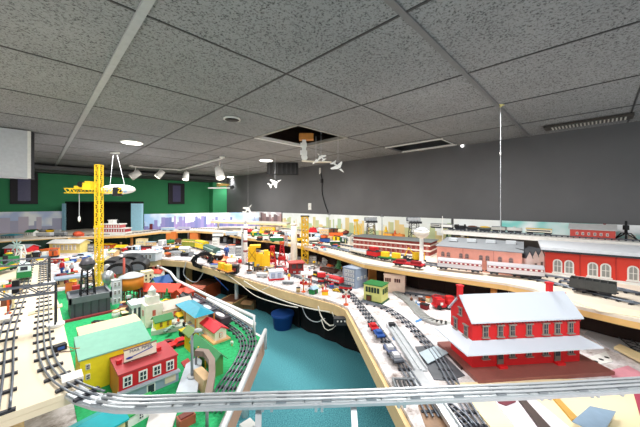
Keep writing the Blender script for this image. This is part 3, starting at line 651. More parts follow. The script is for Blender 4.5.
MB().tube([(-.05, -.045, .012), (-.05, .06, .012), (.05, .06, .012), (.05, -.045, .012)], .007, n=6).build('frame', GREY, t)
b = MB()
for k in range(5): b.bx(-.045, .045, -.04+k*.022, -.03+k*.022, .006, .012)
b.build('rib', DARK, t)
# grey channel girder with switch motor
pts = [P(391, 326, T0+.0), P(421, 372, T0+.0)]; d = pts[1]-pts[0]; t = thing('channel_girder', 'long pale grey channel girder lying between the two near tracks', 'girder', pts[0], math.atan2(d.y, d.x))
MB().bx(0, d.length, -.035, .035, 0, .008).bx(0, d.length, -.035, -.029, .008, .022).bx(0, d.length, .029, .035, .008, .022).bx(0, d.length, -.005, .005, .008, .016).build('channel', LGREY, t)
MB().box((.02, 0, .022), (.035, .04, .02)).build('end_motor', DARK, t)
for k, (px, py, col, lab) in enumerate(((373.5, 329, RED, 'small red work car on the diagonal table-edge track'), (379, 336, BLUE, 'small blue work car behind the red one on the table-edge track'), (390, 352, mat((92, 104, 140)), 'grey-blue flat truck on the diagonal table-edge track'), (396, 360, STEEL, 'steel coloured flat truck nearest the bridge on the table-edge track'))):
    p = P(px, py, T0+.018); t = thing('work_car', lab, 'train car', p, math.radians(52), 'work cars on the table-edge track')
    MB().bx(-.045, .045, -.026, .026, .012, .022).build('deck', col, t); MB().box((0, 0, .03), (.04, .034, .016)).build('load', mat((200, 200, 204)) if k > 1 else col, t)
    me = MB().cyl((0, -.028, 0), (0, .028, 0), .011, n=10).mesh('axle', TIE)
    for x in (-.03, .03): inst('axle', me, t, (x, 0, .011))
for k, (pp, lab) in enumerate(((((392, 337), (402, 340), (404, 342), (393, 340)), 'blue tape strip above the grey girder'), (((378, 329), (386, 334), (387, 336), (379, 332)), 'blue tape strip beside the table-edge track'), (((415, 321), (424, 317), (425, 319), (416, 323)), 'blue tape strip below the grey ramp'), (((417, 303), (426, 306), (426, 307), (417, 305)), 'blue tape strip near the red crane truck'))):
    sheet('tape_strip', pp, T0, .0015, mat((70, 130, 190)), lab, 'tape')
# grey ramp that winds towards the station
Q = spline([P(396, 293, T0+.004), P(409, 302, T0+.004), P(420, 314, T0+.004), P(432, 322, T0+.004), P(452, 326, T0+.004)], .03)
b = MB()
for i in range(len(Q)-1):
    a, c = Q[i], Q[i+1]; dd = c-a; b.box(((a.x+c.x)/2, (a.y+c.y)/2, T0+.012), (dd.length+.012, .07, .016), 0, math.atan2(dd.y, dd.x))
tag(b.build('road_ramp', mat((168, 170, 168))), 'grey winding road strip behind the near track, ending at the station', 'road')
# red crane truck
p = P(446, 308, T0); t = thing('crane_truck', 'red toy crane truck with a white sign plate behind the station', 'truck', p, CAMR+.1); s = mpp(p)
MB().bx(-.11, .1, -.04, .04, .02, .035).build('chassis', RED, t); MB().bx(-.1, -.03, -.038, .038, .035, .085).bx(-.1, -.09, -.03, .03, .085, .092).build('cab', RED, t)
MB().bx(0, .07, -.035, .035, .035, .075).bx(.0, .06, -.02, .02, .075, .1).build('winch_house', mat((206, 40, 40)), t); MB().tube([(.04, 0, .08), (-.09, 0, .115), (-.13, 0, .10)], .006, n=4).build('boom', mat((170, 30, 34)), t)
MB().bx(-.07, -.05, -.045, -.04, .04, .06).build('sign_plate', WHITE, t)
me = MB().cyl((0, -.006, 0), (0, .006, 0), .02, n=14).mesh('wheel', BLACK)
for x in (-.08, -.0, .06):
    for y in (-.04, .04): inst('wheel', me, t, (x, y, .02))
# objects to the right of the station
t = sheet('perforated_strip', [(585, 359), (606, 352), (613, 362), (590, 367)], T0, .004, WHITE, 'white strip with black oval holes at the right end of the station', 'strip')
b = MB()
for k in range(4):
    q = P(590+k*5.6, 363.5-k*2.0, T0+.004); b.lathe([(.011, 0), (.011, .001)], (q.x-t.location.x, q.y-t.location.y, .0042), n=12)
b.build('hole', BLACK, t)
sheet('roof_panel', [(584, 335), (600, 322), (640, 338), (650, 362), (614, 352)], T0, .008, mat((176, 178, 182), .6, 0, .1, 9), 'large pale grey sheet of roofing lying right of the station')
sheet('roof_panel', [(612, 320), (640, 322), (660, 340), (630, 334)], T0, .004, mat((96, 98, 102)), 'dark grey sheet under the folded lattice at the right edge')
a, c = P(603, 321, T0+.01), P(642, 354, T0+.01); d = c-a
t = thing('folded_lattice', 'bent black wire lattice lying on the grey sheet at right', 'lattice', a, math.atan2(d.y, d.x))
b = MB(); n = 9
for s in (-.028, .028): b.tube([(0, s, .0), (d.length, s, .012)], .003, n=4)
for k in range(n): b.tube([(d.length*k/n, -.028, .004), (d.length*(k+1)/n, .028, .006)], .002, n=4).tube([(d.length*k/n, .028, .004), (d.length*(k+1)/n, -.028, .006)], .002, n=4)
b.build('wire_mesh', DARK, t)
sheet('plank', [(614, 349), (620, 346), (650, 360), (650, 368)], T0+.012, .014, mat((236, 216, 168)), 'cream wooden plank lying at the right edge beyond the station', 'plank')
sheet('colour_card', [(606, 372), (628, 366), (650, 378), (620, 384)], T0, .003, mat((206, 140, 152)), 'dusty pink card piece at the right edge behind the bridge')
sheet('plywood_sheet', [(470, 404), (545, 396), (650, 392), (660, 440), (500, 440)], T0, .008, mat((244, 228, 186), .6, 0, .06, 6), 'large cream plywood sheet in the bottom right corner under the bridge')
sheet('plywood_sheet', [(455, 384), (560, 380), (640, 381), (640, 386), (470, 392)], T0, .006, mat((238, 218, 178)), 'narrow cream plywood strip between the station platform and the bridge')
sheet('colour_card', [(492, 398), (530, 396), (572, 430), (520, 434)], T0+.008, .004, mat((236, 226, 234)), 'pale lilac board strip in the bottom foreground')
sheet('card_sheet', [(572, 422), (590, 406.5), (616, 412), (602, 436)], T0+.03, .003, mat((140, 164, 186), .35), 'blue-grey metal sheet in the bottom right foreground')
sheet('plank', [(548, 394), (553, 394), (578, 420), (572, 422)], T0+.008, .01, mat((204, 160, 80)), 'thin honey wooden batten in the bottom right foreground', 'plank')
sheet('plank', [(516, 398), (521, 397), (556, 436), (544, 436)], T0+.012, .012, mat((74, 62, 58)), 'dark batten running down the bottom foreground', 'plank')
sheet('colour_card', [(496, 399), (512, 398), (516, 402), (506, 406), (498, 403)], T0+.013, .003, mat((110, 40, 56)), 'small burgundy card scrap under the bridge in the foreground')
sheet('colour_card', [(632, 388), (650, 384), (656, 420), (640, 416)], T0+.009, .003, mat((170, 70, 90)), 'burgundy card strip at the right edge under the bridge')
sheet('plywood_sheet', [(418, 406), (440, 402), (462, 440), (430, 440)], T0, .004, mat((150, 120, 96), .6, 0, .5, 20), 'worn brown board in the bottom foreground at the corner of the right table')
a, c = P(437, 402, T0+.02), P(462, 440, T0+.02); d = c-a
t = thing('channel_girder', 'silver channel girder under the bridge at the bottom of the right table', 'girder', a, math.atan2(d.y, d.x)); MB().bx(0, d.length, -.022, .022, 0, .008).bx(0, d.length, -.022, -.017, .008, .02).bx(0, d.length, .017, .022, .008, .02).build('channel', SILVER, t)
t = tag(MB().box((0, 0, .0), (.05, .05, .02)).build('red_block', RED, loc=P(561, 294, T1+.01)), 'tiny red block on the front track of the raised deck', 'block')
sheet('plywood_sheet', [(566, 300), (584, 302), (640, 312), (640, 318), (600, 312)], T1, .006, mat((238, 228, 200)), 'cream filler board along the deck edge at right')
# ------------------------------------------------------------ right: buildings on the raised deck
def along(a, b, z): 
    p, q = P(*a, z), P(*b, z); d = q-p; return p, q, d.length, math.atan2(d.y, d.x)
def wallbuilding(label, a, b, z, depth, h, wall, roof, **k):
    p, q, L, rz = along(a, b, z); n = Vector((-math.sin(rz), math.cos(rz), 0)); c = (p+q)/2+n*depth/2
    return building(label, 'building', (c.x, c.y, z), L, depth, h, wall, roof, rz=rz, **k), L
fred = mat((222, 62, 46), .55, 0, .06, 10)
t, L = wallbuilding('long red brick factory with white arched windows and silver roof at the right edge', (545.3, 274.5), (668, 288.5), T1, .55, .20, fred, mat((212, 216, 222), .35, .2), kind='flat', oh=.02, name='model_factory')
wm = win_mesh(.062, .115, mat((236, 232, 226)), mat((150, 150, 146)), arch=True)
a0 = 545.3
def frac(px, a, b, z):
    p, q = P(*a, z), P(*b, z); d = q-p; lo, hi = 0, 1
    for _ in range(30):
        m = (lo+hi)/2; v = p+d*m; x = 320+F*(v.x*RX+v.y*RY)/dep(v)
        if x < px: lo = m
        else: hi = m
    return lo
put_windows(t, wm, L, .55, [('f', [frac(x, (545.3, 274.5), (668, 288.5), T1) for x in (557.5, 569, 592.6, 605.5, 633, 647)], .085)])
for x in (580, 616): 
    f = frac(x, (545.3, 274.5), (668, 288.5), T1); MB().bx(-L/2+L*f-.004, -L/2+L*f+.004, -.281, -.27, .0, .2).build('pilaster', mat((190, 50, 40)), t)
MB().bx(-L/2-.02, L/2+.02, -.31, .3, .2, .215).build('cornice', DARK, t); MB().bx(-L/2-.03, L/2+.03, -.30, .3, .2155, .24).build('ridge_vent', mat((226, 230, 236), .4), t)
MB().bx(-L/2-.02, L/2+.02, -.3, .29, 0, .018).build('base', WHITE, t)
a, b = (437, 266.5), (522, 277); t, L = wallbuilding('long salmon pink factory with round windows and grey roof behind the silver passenger cars', a, b, T1, .5, .2, PINK, GREY, kind='shed', rh=.035, oh=.012, name='model_factory')
put_windows(t, win_mesh(.034, .05, mat((178, 128, 116)), mat((96, 92, 96)), arch=True), L, .5, [('f', [frac(x, a, b, T1) for x in (443, 448.5, 461, 467, 481, 487.5, 500, 511)], .13)])
for f in (.34, .7): MB().bx(-L/2+L*f-.003, -L/2+L*f+.003, -.254, -.249, 0, .2).build('pilaster', mat((200, 130, 116)), t)
for k in range(4): MB().box((-L/2+L*(.15+.24*k), .0+.03*k, .245), (.08, .05, .03)).build('skylight', LGREY, t)
for k, (px, py) in enumerate(((522.5, 275), (528.5, 273.5), (534.5, 272))):
    p = P(px, py, T1); building(('nearest', 'middle', 'farthest')[k]+' of three narrow pale gables at the end of the pink factory', 'building', p, .05, .16, .165, mat((236, 206, 196)), DARK, .05, 'gabley', .004, CAMR, [('f', [.5], .08)], (.022, .06), mat((200, 170, 160)), BLACK, name='gabled_shed', group='narrow gables beside the pink factory')
a, b = (353.5, 249), (430, 257.5); t, L = wallbuilding('long brown brick warehouse with pale floor bands and grey roof on the raised deck', a, b, T1, .3, .17, mat((150, 62, 56), .7, 0, .3, 90), mat((112, 118, 116)), kind='flat', oh=.02, name='model_warehouse')
for z in (.0, .062, .124): MB().bx(-L/2-.006, L/2+.006, -.158, .15, z, z+.016).build('floor_band', mat((232, 222, 212)), t)
put_windows(t, win_mesh(.022, .03, mat((196, 150, 140)), mat((96, 34, 34))), L, .3, [('f', [(k+.5)/16 for k in range(16)], .04), ('f', [(k+.5)/16 for k in range(16)], .1)])
# trains on the raised deck
ALU = mat((214, 214, 220), .3, .5, .05); RS = mat((150, 60, 70))
railcar('pass', (438, 267.5), (482, 272), T1, .105, ALU, 'silver streamlined passenger car, the left one in front of the pink factory', group='silver passenger cars', col2=RS)
railcar('pass', (487, 272.5), (543.5, 278), T1, .105, ALU, 'silver streamlined passenger car, the right one ending beside the red factory', group='silver passenger cars', col2=RS)
p = P(499, 270, T1); t = thing('switch_tower', 'small white switch tower with dark windows behind the right passenger car', 'building', p, CAMR); MB().bx(-.045, .045, -.04, .04, 0, .15).build('wall', WHITE, t); MB().bx(-.03, .03, -.035, .035, .15, .18).bx(-.055, .055, -.05, .05, .145, .152).build('roof', OFFW, t)
for x in (-.02, .02): MB().bx(x-.012, x+.012, -.043, -.04, .09, .13).build('window', GLASS, t)
railcar('gondola', (571, 288), (616, 295.5), T1, .085, mat((70, 72, 72), .6), 'black open gondola with truss sides in front of the red factory', w=.1)
railcar('flat', (380, 258.5), (402, 261.5), T1, .075, GREEN, 'green flatcar with two yellow loads before the brick warehouse', col2=YEL)
railcar('flat', (394, 264), (424, 268), T1, .05, mat((178, 30, 40)), 'long dark red flatcar on the front track of the deck', col2=mat((140, 24, 32)))
railcar('box', (352, 252), (369, 256), T1, .06, OFFW, 'cream low car at the left end of the green flatcar train', col2=LGREY)
railcar('caboose', (369, 256), (379, 258), T1, .085, RED, 'red caboose coupled to the green flatcar')
t = thing('excavator', 'yellow excavator with black cab in front of the brick warehouse end', 'excavator', P(418, 262, T1), CAMR)
MB().bx(-.07, .07, -.04, .04, 0, .03).build('tracks', BLACK, t); MB().bx(-.05, .06, -.035, .035, .03, .1).build('cab', YEL, t); MB().bx(.0, .05, -.037, .037, .065, .09).build('window', GLASS, t); MB().tube([(-.04, 0, .08), (-.1, 0, .15), (-.14, 0, .06)], .009, n=4).build('arm', YEL, t); MB().prism([(-.16, .03), (-.12, .03), (-.12, .065), (-.15, .065)], 'y', -.02, .02).build('bucket', DARK, t)
auto('small black car left of the yellow excavator', P(407, 261.5, T1), .12, CAMR, BLACK)
tw = P(421.5, 264, T1); t = thing('water_tower', 'white water tower with round bowl on a single flared column', 'water tower', tw)
s = mpp(tw)
MB().lathe([(.05, 0), (.045, .01), (.022, .04), (.018, .33*.8), (.018, .27)], n=16).build('column', WHITE, t); MB().lathe([(.018, .26), (.05, .275), (.072, .3), (.075, .32), (.075, .345)], n=18).build('tank', OFFW, t); MB().lathe([(.075, .345), (.04, .365), (.004, .375)], n=18).build('roof', LGREY, t)
flood_tower('grey floodlight tower on dark lattice at the left end of the brick warehouse', P(371, 243, T1)+Vector((0, 0, 0)), .40, CAMR, group='floodlight towers behind the brick warehouse')
flood_tower('grey floodlight tower on dark lattice behind the white water tower', P(414, 247, T1), .42, CAMR, group='floodlight towers behind the brick warehouse')
t = house('small white house with grey roof at the end of the brick warehouse', 351, 244, T1, 7, 8, OFFW, mat((90, 110, 100)), rz=CAMR+.5, kind='gabley', wn=1)
def shelfpos(px, D=None, x=4.3, z=T2):
    t = (px-320)/F; # on vertical plane world x
    D = x/(FX+RX*t); return Vector((x, D*(FY+RY*t), z))
# wall shelf: train sets and small buildings
b = shelfpos(592, x=4.42); building('small red barn with pale gable and chimney on the wall shelf above the red factory', 'building', b, .24, .36, .1, mat((196, 74, 66)), mat((196, 196, 196)), .05, 'gabley', .015, 0, [('l', ev(6), .05), ('f', [.3, .7], .05)], (.02, .03), name='model_barn', chimney=[(0, -.1, .06)])
b = shelfpos(626, x=4.42); t = thing('water_crane', 'black tower with splayed legs and pale drum at the right end of the wall shelf', 'tower', b, CAMR)
lattice(MB(), .12, .07, 1, .008, .05).build('legs', BLACK, t); MB().cyl((0, 0, .06), (0, 0, .2), .014, .010).box((0, 0, .13), (.04, .03, .05)).build('mast', BLACK, t); MB().lathe([(.03, 0), (.03, .05)], (.06, 0, 0)).build('drum', OFFW, t)
def shelf_train(px0, px1, x, z, kind, h, col, label, col2=None, w=.07):
    a, b = shelfpos(px0, x=x), shelfpos(px1, x=x)
    L = (b-a).length; t = thing({'pass': 'passenger_car', 'box': 'boxcar', 'tank': 'tank_car', 'hopper': 'hopper_car', 'steam': 'steam_locomotive', 'gondola': 'gondola_car'}[kind], label, 'train car', (x, (a.y+b.y)/2, z+.012), math.pi/2, 'trains on the wall shelf' if z > 1 else 'trains along the foot of the grey wall')
    MB().bx(-L/2, L/2, -.02, .02, .014, .026).build('underframe', TIE, t)
    if kind in ('pass', 'box'):
        MB().bx(-L/2, L/2, -w/2, w/2, .026, h-.008).build('body', col, t); MB().prism([(-w/2, h-.008), (0, h+.002), (w/2, h-.008)], 'x', -L/2, L/2).build('roof', col2 or GREY, t)
        if kind == 'pass': MB().bx(-L/2+.01, L/2-.01, -w/2-.002, w/2+.002, h*.55, h*.75).build('window_band', DARK, t)
    elif kind == 'tank': MB().cyl((-L/2, 0, h*.6), (L/2, 0, h*.6), h*.36, n=14).cyl((0, 0, h*.9), (0, 0, h*1.1), .014).build('tank', col, t)
    elif kind == 'steam':
        MB().cyl((-L/2, 0, h*.55), (L*.2, 0, h*.55), h*.3, n=12).cyl((-L*.4, 0, h*.8), (-L*.4, 0, h*1.1), .012).build('boiler', col, t); MB().bx(L*.2, L/2, -w/2, w/2, .026, h).build('cab', col, t)
    else: MB().bx(-L/2, L/2, -w/2, w/2, .026, h*.7).build('body', col, t); MB().ell((0, 0, h*.7), L*.46, w*.45, .016, j=6).build('load', col2 or GREY, t)
    for s in (-1, 1): MB().box((s*(L/2-.04), 0, .01), (.06, .04, .018)).build('truck', TIE, t)
tr = [(455, 466, 'steam', BLACK, None, 'black steam engine on the wall shelf above the pink factory'), (467, 478, 'hopper', DARK, BROWN, 'dark hopper with brown load on the wall shelf behind the black engine'),
      (479, 491, 'gondola', mat((90, 96, 90)), YEL, 'grey-green gondola with yellow load on the wall shelf'), (492, 506, 'box', mat((176, 176, 170)), None, 'light grey boxcar on the wall shelf near the hanging wire'), (507, 522, 'tank', mat((210, 210, 206)), None, 'white tank car on the wall shelf right of the hanging wire'),
      (431, 441, 'pass', mat((226, 226, 220)), None, 'white coach on the wall shelf above the left end of the pink factory'), (442, 453, 'box', WHITE, None, 'white boxcar in front of the black engine on the wall shelf'),
      (526, 552, 'pass', mat((236, 232, 214)), mat((226, 190, 80)), 'cream coach with yellow roof on the wall shelf beside the turquoise board'),
      (318, 324, 'box', mat((214, 96, 80)), None, 'salmon boxcar at the far end of the wall shelf'), (326, 332, 'pass', mat((120, 150, 190)), None, 'pale blue coach at the far part of the wall shelf'),
      (334, 340, 'box', DARK, BROWN, 'black boxcar among the far shelf trains'), (342, 348, 'hopper', mat((120, 60, 50)), BROWN, 'rust hopper among the far shelf trains'), (385, 393, 'box', mat((226, 160, 60)), None, 'orange-yellow boxcar on the shelf between the floodlight towers'), (395, 404, 'tank', mat((230, 140, 60)), None, 'orange tank car on the shelf between the floodlight towers')]
for a, b, k, c1, c2, lab in tr: shelf_train(a, b, 4.3, (T2 if a > 430 else T1)+.002, k, .07 if a > 430 else .1, c1, lab.replace('wall shelf', 'wall shelf' if a > 430 else 'deck below the printed board').replace('far shelf trains', 'far trains below the printed board').replace('on the shelf', 'on the deck'), c2)
# pole row at the back of the deck
for k, (px, lab) in enumerate(((329, 'thin grey pole with crossbars left of the white crossing house'), (382, 'thin grey lamp post right of the left floodlight tower'), (442.5, 'thin white spire beside the white boxcar on the shelf'))):
    p = shelfpos(px, x=4.05, z=T1); o = MB().cyl((0, 0, 0), (0, 0, .44), .008, .004).box((0, 0, .4), (.06, .01, .01)).build('utility_pole', GREY if k < 2 else WHITE); o.location = p; o.rotation_euler = (0, 0, CAMR); tag(o, lab, 'pole')
# ------------------------------------------------------------ left: the village on the green mat
LG = mat((118, 178, 156)); FY_ = mat((246, 222, 40)); BEIGE = mat((222, 200, 160)); BLUEG = mat((172, 190, 208)); CHAR = mat((78, 84, 92), .5)
building('bright yellow factory with pale mint roof and two small windows beside the plywood deck', 'building', (.284, 1.760, T0), .28, .19, .16, FY_, LG, .04, 'shed', .006, 0, [('f', [.1], .125), ('f', [.1], .08)], (.016, .024), WHITE, BLACK, name='model_factory')
building('low beige annex with flat roof behind the yellow factory', 'building', (.30, 1.955, T0), .27, .17, .185, mat((196, 176, 140)), BEIGE, kind='flat', oh=.004, name='model_factory')
t = building('red and grey shop with rooftop billboard and four white windows beside the foreground bridge', 'building', (.373, 1.562, T0), .235, .19, .13, RED, mat((176, 52, 60), .5), kind='flat', oh=.004, name='model_shop', wins=[('f', [.13, .38, .62, .86], .096)], wsize=(.034, .046))
MB().bx(-.119, .122, -.102, .092, 0, .054).build('lower_storey', mat((150, 166, 186)), t); MB().bx(-.123, .126, -.116, -.09, .054, .062).build('ledge', mat((180, 190, 202)), t)
MB().bx(-.1212, -.1172, -.092, .092, 0, .128).build('side_wall', mat((206, 130, 44)), t)
MB().bx(-.015, .02, -.104, -.101, .004, .046).bx(-.010, .015, -.106, -.103, .008, .042, 1).build('window', [WHITE, GLASS], t); MB().bx(.06, .108, -.105, -.101, .018, .048).build('wall_sign', mat((226, 206, 184)), t)
for x in (-.1, .065): MB().box((x, .01, .143), (.02, .02, .02)).build('roof_vent', RED, t)
sg = MB().bx(-.066, .066, -.004, .004, 0, .054, 0).bx(-.069, .069, -.005, .005, -.003, .001, 1).bx(-.069, .069, -.005, .005, .053, .056, 1).build('billboard', [mat((244, 240, 220)), BROWN], t, (-.018, -.012, .142))
for x in (-.055, .02): MB().bx(x-.003, x+.003, -.014, -.010, .13, .145).build('billboard_leg', WHITE, t)
def text(s, parent, loc, size, m, rot=(math.pi/2, 0, 0), name='lettering'):
    c = bpy.data.curves.new(name, 'FONT'); c.body = s; c.size = size; c.align_x = 'CENTER'; c.align_y = 'CENTER'; c.extrude = .0006; c.materials.append(m)
    o = bpy.data.objects.new(name, c); C.objects.link(o); bpy.context.view_layer.update()
    me = bpy.data.meshes.new_from_object(o.evaluated_get(bpy.context.evaluated_depsgraph_get())); bpy.data.objects.remove(o)
    o = bpy.data.objects.new(name, me); C.objects.link(o); o.parent = parent; o.location = loc; o.rotation_euler = rot; return o
INK = mat((70, 76, 110), .6, 0, 0)
text("MAIL PIPES", sg, (0, -.0055, .043), .0195, INK)
MB().tube([(-.054, -.005, .014), (-.02, -.0055, .02), (.05, -.0055, .034)], .0022, n=6).ell((-.046, -.0055, .0155), .014, .002, .0055).build('painted_pipe', mat((46, 74, 160), .6, 0, 0), sg)
# church and columned hall
p = P(152, 325, T0); s = mpp(p)
t = thing('model_church', 'white church with square stepped steeple behind the little yellow filling station', 'building', p, 0)
MB().bx(-.055, .055, -.05, .05, 0, .16).bx(-.04, .04, -.035, .035, .16, .215).bx(-.045, .045, -.04, .04, .155, .165).build('tower', mat((240, 234, 222)), t)
MB().lathe([(.026, .215), (.026, .245), (.03, .246), (.018, .262), (.002, .285)], n=8).build('spire', WHITE, t)
MB().prism([(-.06, 0), (.06, 0), (.06, .10), (0, .145), (-.06, .10)], 'x', .05, .26).build('nave', mat((236, 222, 206)), t)
MB().prism([(0, .145), (0, .152), (-.068, .102), (-.068, .095)], 'x', .05, .265).prism([(0, .145), (0, .152), (.068, .102), (.068, .095)], 'x', .05, .265).build('roof', mat((206, 196, 184)), t)
me = MB().bx(-.01, .01, -.003, 0, -.02, .02).mesh('window', mat((196, 96, 86)))
for k in range(4): inst('window', me, t, (.09+.045*k, -.06, .06))
inst('window', me, t, (0, -.05, .1)); inst('window', me, t, (-.055, 0, .1), -math.pi/2)
p = P(140, 321, T0); t = thing('columned_hall', 'pale blue-grey hall with a row of columns left of the white church', 'building', p, 0)
MB().bx(-.055, .06, -.02, .08, 0, .12).build('wall', mat((96, 104, 120)), t); MB().bx(-.065, .07, -.055, .085, .12, .145).build('roof', mat((206, 212, 220)), t)
for k in range(5): MB().cyl((-.055+.027*k, -.045, 0), (-.055+.027*k, -.045, .12), .006).build('column', WHITE, t)
# filling station
sheet('paved_lot', [(151, 336), (189, 329), (173, 313.5), (154, 319)], T0+.006, .03, mat((196, 206, 196)), 'pale paved lot board with dark edge holding the little yellow filling station', 'board')
zz = T0+.036
p = P(162.5, 326.5, zz); building('tiny yellow filling station with green roof on the paved lot', 'building', p, .095, .07, .055, FY_, mat((70, 130, 80)), .022, 'gable', .012, 0, [('f', [.3, .75], .03)], (.018, .034), YEL, DARK, name='filling_station')
for k, (px, py, lab) in enumerate(((171, 328, 'pale green toy car parked nearest the lot edge'), (176, 324, 'white toy car parked beside the filling station'), (167, 331, 'grey-green fuel pump car at the front of the lot'))): auto(lab, P(px, py, zz), .05, .3*k, (mat((170, 210, 180)), WHITE, mat((120, 150, 140)))[k])
auto('red sports car parked on the green mat in front of the paved lot', P(180, 345, T0+.006), .125, -.05, mat((220, 24, 30)), name='toy_sports_car')
auto('dark red car half hidden behind the shop billboard', P(167, 344, T0+.006), .08, -.1, DRED)
# teal roofed depot
t = building('long depot with bright teal hipped roof on posts in the middle of the green mat', 'building', (.80, 2.05, T0+.006), .30, .07, .12, CREAM, mat((40, 150, 176), .45), .035, 'hip', .032, math.pi/2, [('f', [.2, .5, .8], .06)], (.03, .05), BROWN, DARK, name='model_depot')
for x in (-.18, 0, .18):
    for y in (-.062, .062): MB().cyl((x, y, 0), (x, y, .12), .005, n=6).build('post', OAK, t)
MB().bx(-.2, .2, -.09, .09, 0, .012).build('platform', mat((150, 190, 180)), t)
t = building('narrow platform shelter with long green roof and yellow posts in the green village', 'building', (.655, 1.50, T0+.006), .28, .04, .09, mat((90, 150, 80)), mat((70, 150, 96)), .02, 'gable', .018, math.pi/2, name='platform_shelter')
for x in (-.13, -.045, .045, .13): MB().cyl((x, .03, 0), (x, .03, .09), .004, n=6).build('post', YEL, t)
t = building('yellow and green signal house left of the platform shelter', 'building', (.66, 1.73, T0+.006), .09, .05, .1, YEL, mat((120, 150, 90)), .02, 'gable', .012, math.pi/2, [('l', [.5], .05), ('f', [.3, .7], .05)], (.018, .04), DGREEN, DARK, name='signal_house')
building('white yard house with scarlet roof on a tan base inside the track loop', 'building', (.825, 1.80, T0+.006), .21, .075, .07, mat((244, 232, 214)), mat((210, 24, 44)), .02, 'gable', .012, math.pi/2, [('l', [.5], .04), ('f', [.2, .5, .8], .035)], (.02, .03), mat((210, 150, 120)), WHITE, name='yard_house', base=(.02, .01, mat((226, 176, 120))))
for k, (y, col, col2, kind, lab) in enumerate(((2.55, DARK, BLACK, 'box', 'black boxcar at the far end of the freight train by the pipe rail'), (2.34, mat((90, 70, 84)), LGREY, 'hopper', 'plum hopper with pale load in the freight train by the pipe rail'), (2.13, mat((96, 98, 110)), WHITE, 'hopper', 'grey hopper with white load in the freight train by the pipe rail'), (1.92, mat((70, 60, 70)), mat((230, 226, 224)), 'hopper', 'dark hopper with white load nearest the loop curve'))):
    a, b = (.93, y+.09, 0), (.93, y-.09, 0)
    def px_of(v): D = dep(v); return (320+F*(v[0]*RX+v[1]*RY)/D, HZ+F*(CAMZ-T0-.02)/D)
    railcar(kind, px_of(a), px_of(b), T0, .07, col, lab, group='freight train beside the pipe rail', col2=col2, w=.06)
# orange red station and caboose house
building('long orange-red covered station with white posts beyond the church', 'building', P(160, 297, T0), .36, .1, .09, mat((226, 80, 54)), mat((216, 70, 50)), .035, 'gable', .03, CAMR-.08, [('f', ev(9), .04)], (.018, .05), WHITE, mat((120, 40, 36)), name='covered_station')
building('small orange-red shed with pitched roof right of the covered station', 'building', P(184, 299, T0), .12, .11, .07, mat((206, 66, 40)), mat((226, 84, 60)), .03, 'gable', .015, .3, [('f', [.3, .7], .035), ('l', [.5], .035)], (.02, .03), WHITE, DARK, name='model_shed')
building('white cottage with deep blue roof and green front beyond the covered station', 'building', P(161, 287, T0), .14, .1, .06, mat((206, 226, 210)), mat((36, 84, 150)), .05, 'gable', .02, .3, [('f', [.3, .7], .03), ('l', [.5], .03)], (.02, .025), name='model_cottage')
building('white house with orange roof and two pale chimneys behind the blue-roofed cottage', 'building', P(157, 281, T0), .13, .08, .1, WHITE, mat((214, 80, 60)), .03, 'gable', .01, CAMR, [('f', ev(3), .05)], (.02, .03), name='model_house', chimney=[(-.04, 0, .06), (.04, 0, .07)])
building('tall cream tower block with small dark windows left of the blue-roofed cottage', 'building', P(147, 286, T0), .1, .09, .15, mat((240, 222, 180)), OFFW, kind='flat', oh=.002, rz=0, wins=[('f', [.3, .7], .04), ('f', [.3, .7], .08), ('f', [.3, .7], .12), ('l', [.3, .7], .08), ('l', [.3, .7], .12)], wsize=(.014, .02), frame=BROWN, name='tower_block', parapet=True)
p = P(132, 300, T0); t = thing('storage_tank', 'squat round amber tank with pale conical roof on a dark trestle stand', 'tank', p)
lattice(MB(), .15, .11, 1, .005, .13).build('stand', BROWN, t)
for k in range(8): MB().cyl((.07*math.cos(k*.785), .07*math.sin(k*.785), 0), (.07*math.cos(k*.785), .07*math.sin(k*.785), .11), .005).build('stand_post', mat((96, 50, 40)), t)
MB().lathe([(.092, .11), (.092, .215)], n=28).build('drum', mat((206, 126, 34)), t); MB().lathe([(.1, .215), (.1, .22), (.03, .25), (.002, .255)], n=28).build('roof', mat((186, 192, 198)), t)
o = MB().cyl((0, 0, 0), (0, 0, .26), .014, .011, n=10).build('brick_chimney', mat((196, 90, 80))); o.location = P(124, 281, T0+.0); o.location.z = T0; tag(o, 'thin salmon red chimney standing behind the amber tank', 'chimney')
# charcoal bin and dark ball tower
t = thing('open_bin', 'big open charcoal grey bin building beside the signal bridge foot', 'building', (.31, 2.92, T0), 0)
MB().bx(-.12, .12, -.12, .12, 0, .14).build('body', CHAR, t); MB().bx(-.13, .13, -.13, -.115, .12, .165).bx(-.13, .13, .115, .13, .12, .165).bx(-.13, -.115, -.13, .13, .12, .165).bx(.115, .13, -.13, .13, .12, .165).build('rim', mat((104, 110, 116)), t)
for k in range(5): MB().bx(-.1+.048*k, -.094+.048*k, -.124, -.12, .01, .118).build('rib', mat((56, 60, 66)), t)
MB().bx(-.16, .18, -.17, -.14, 0, .02).build('kerb', mat((136, 50, 56)), t)
water_tower('dark ball-shaped water tower on black lattice above the charcoal bin', (.30, 2.92, T0+.14), .33, .05, mat((72, 70, 76), .4), BLACK, ball=True, lw=.09)
p = P(108, 300, T0); t = thing('water_tower', 'silver bowl-shaped water tower right of the yellow crane mast', 'water tower', p)
lattice(MB(), .07, .16, 3, .004, .05).build('lattice_stand', GREY, t); MB().lathe([(.008, .13), (.035, .17), (.045, .2), (.045, .235), (.03, .26), (.002, .268)], n=20).build('tank', SILVER, t)
house('pale grey tower building with stepped top between silver tower and amber tank', 116.5, 304, T0, 8, 24, mat((206, 212, 218)), LGREY, rz=0, kind='flat', wn=2, rows=3)
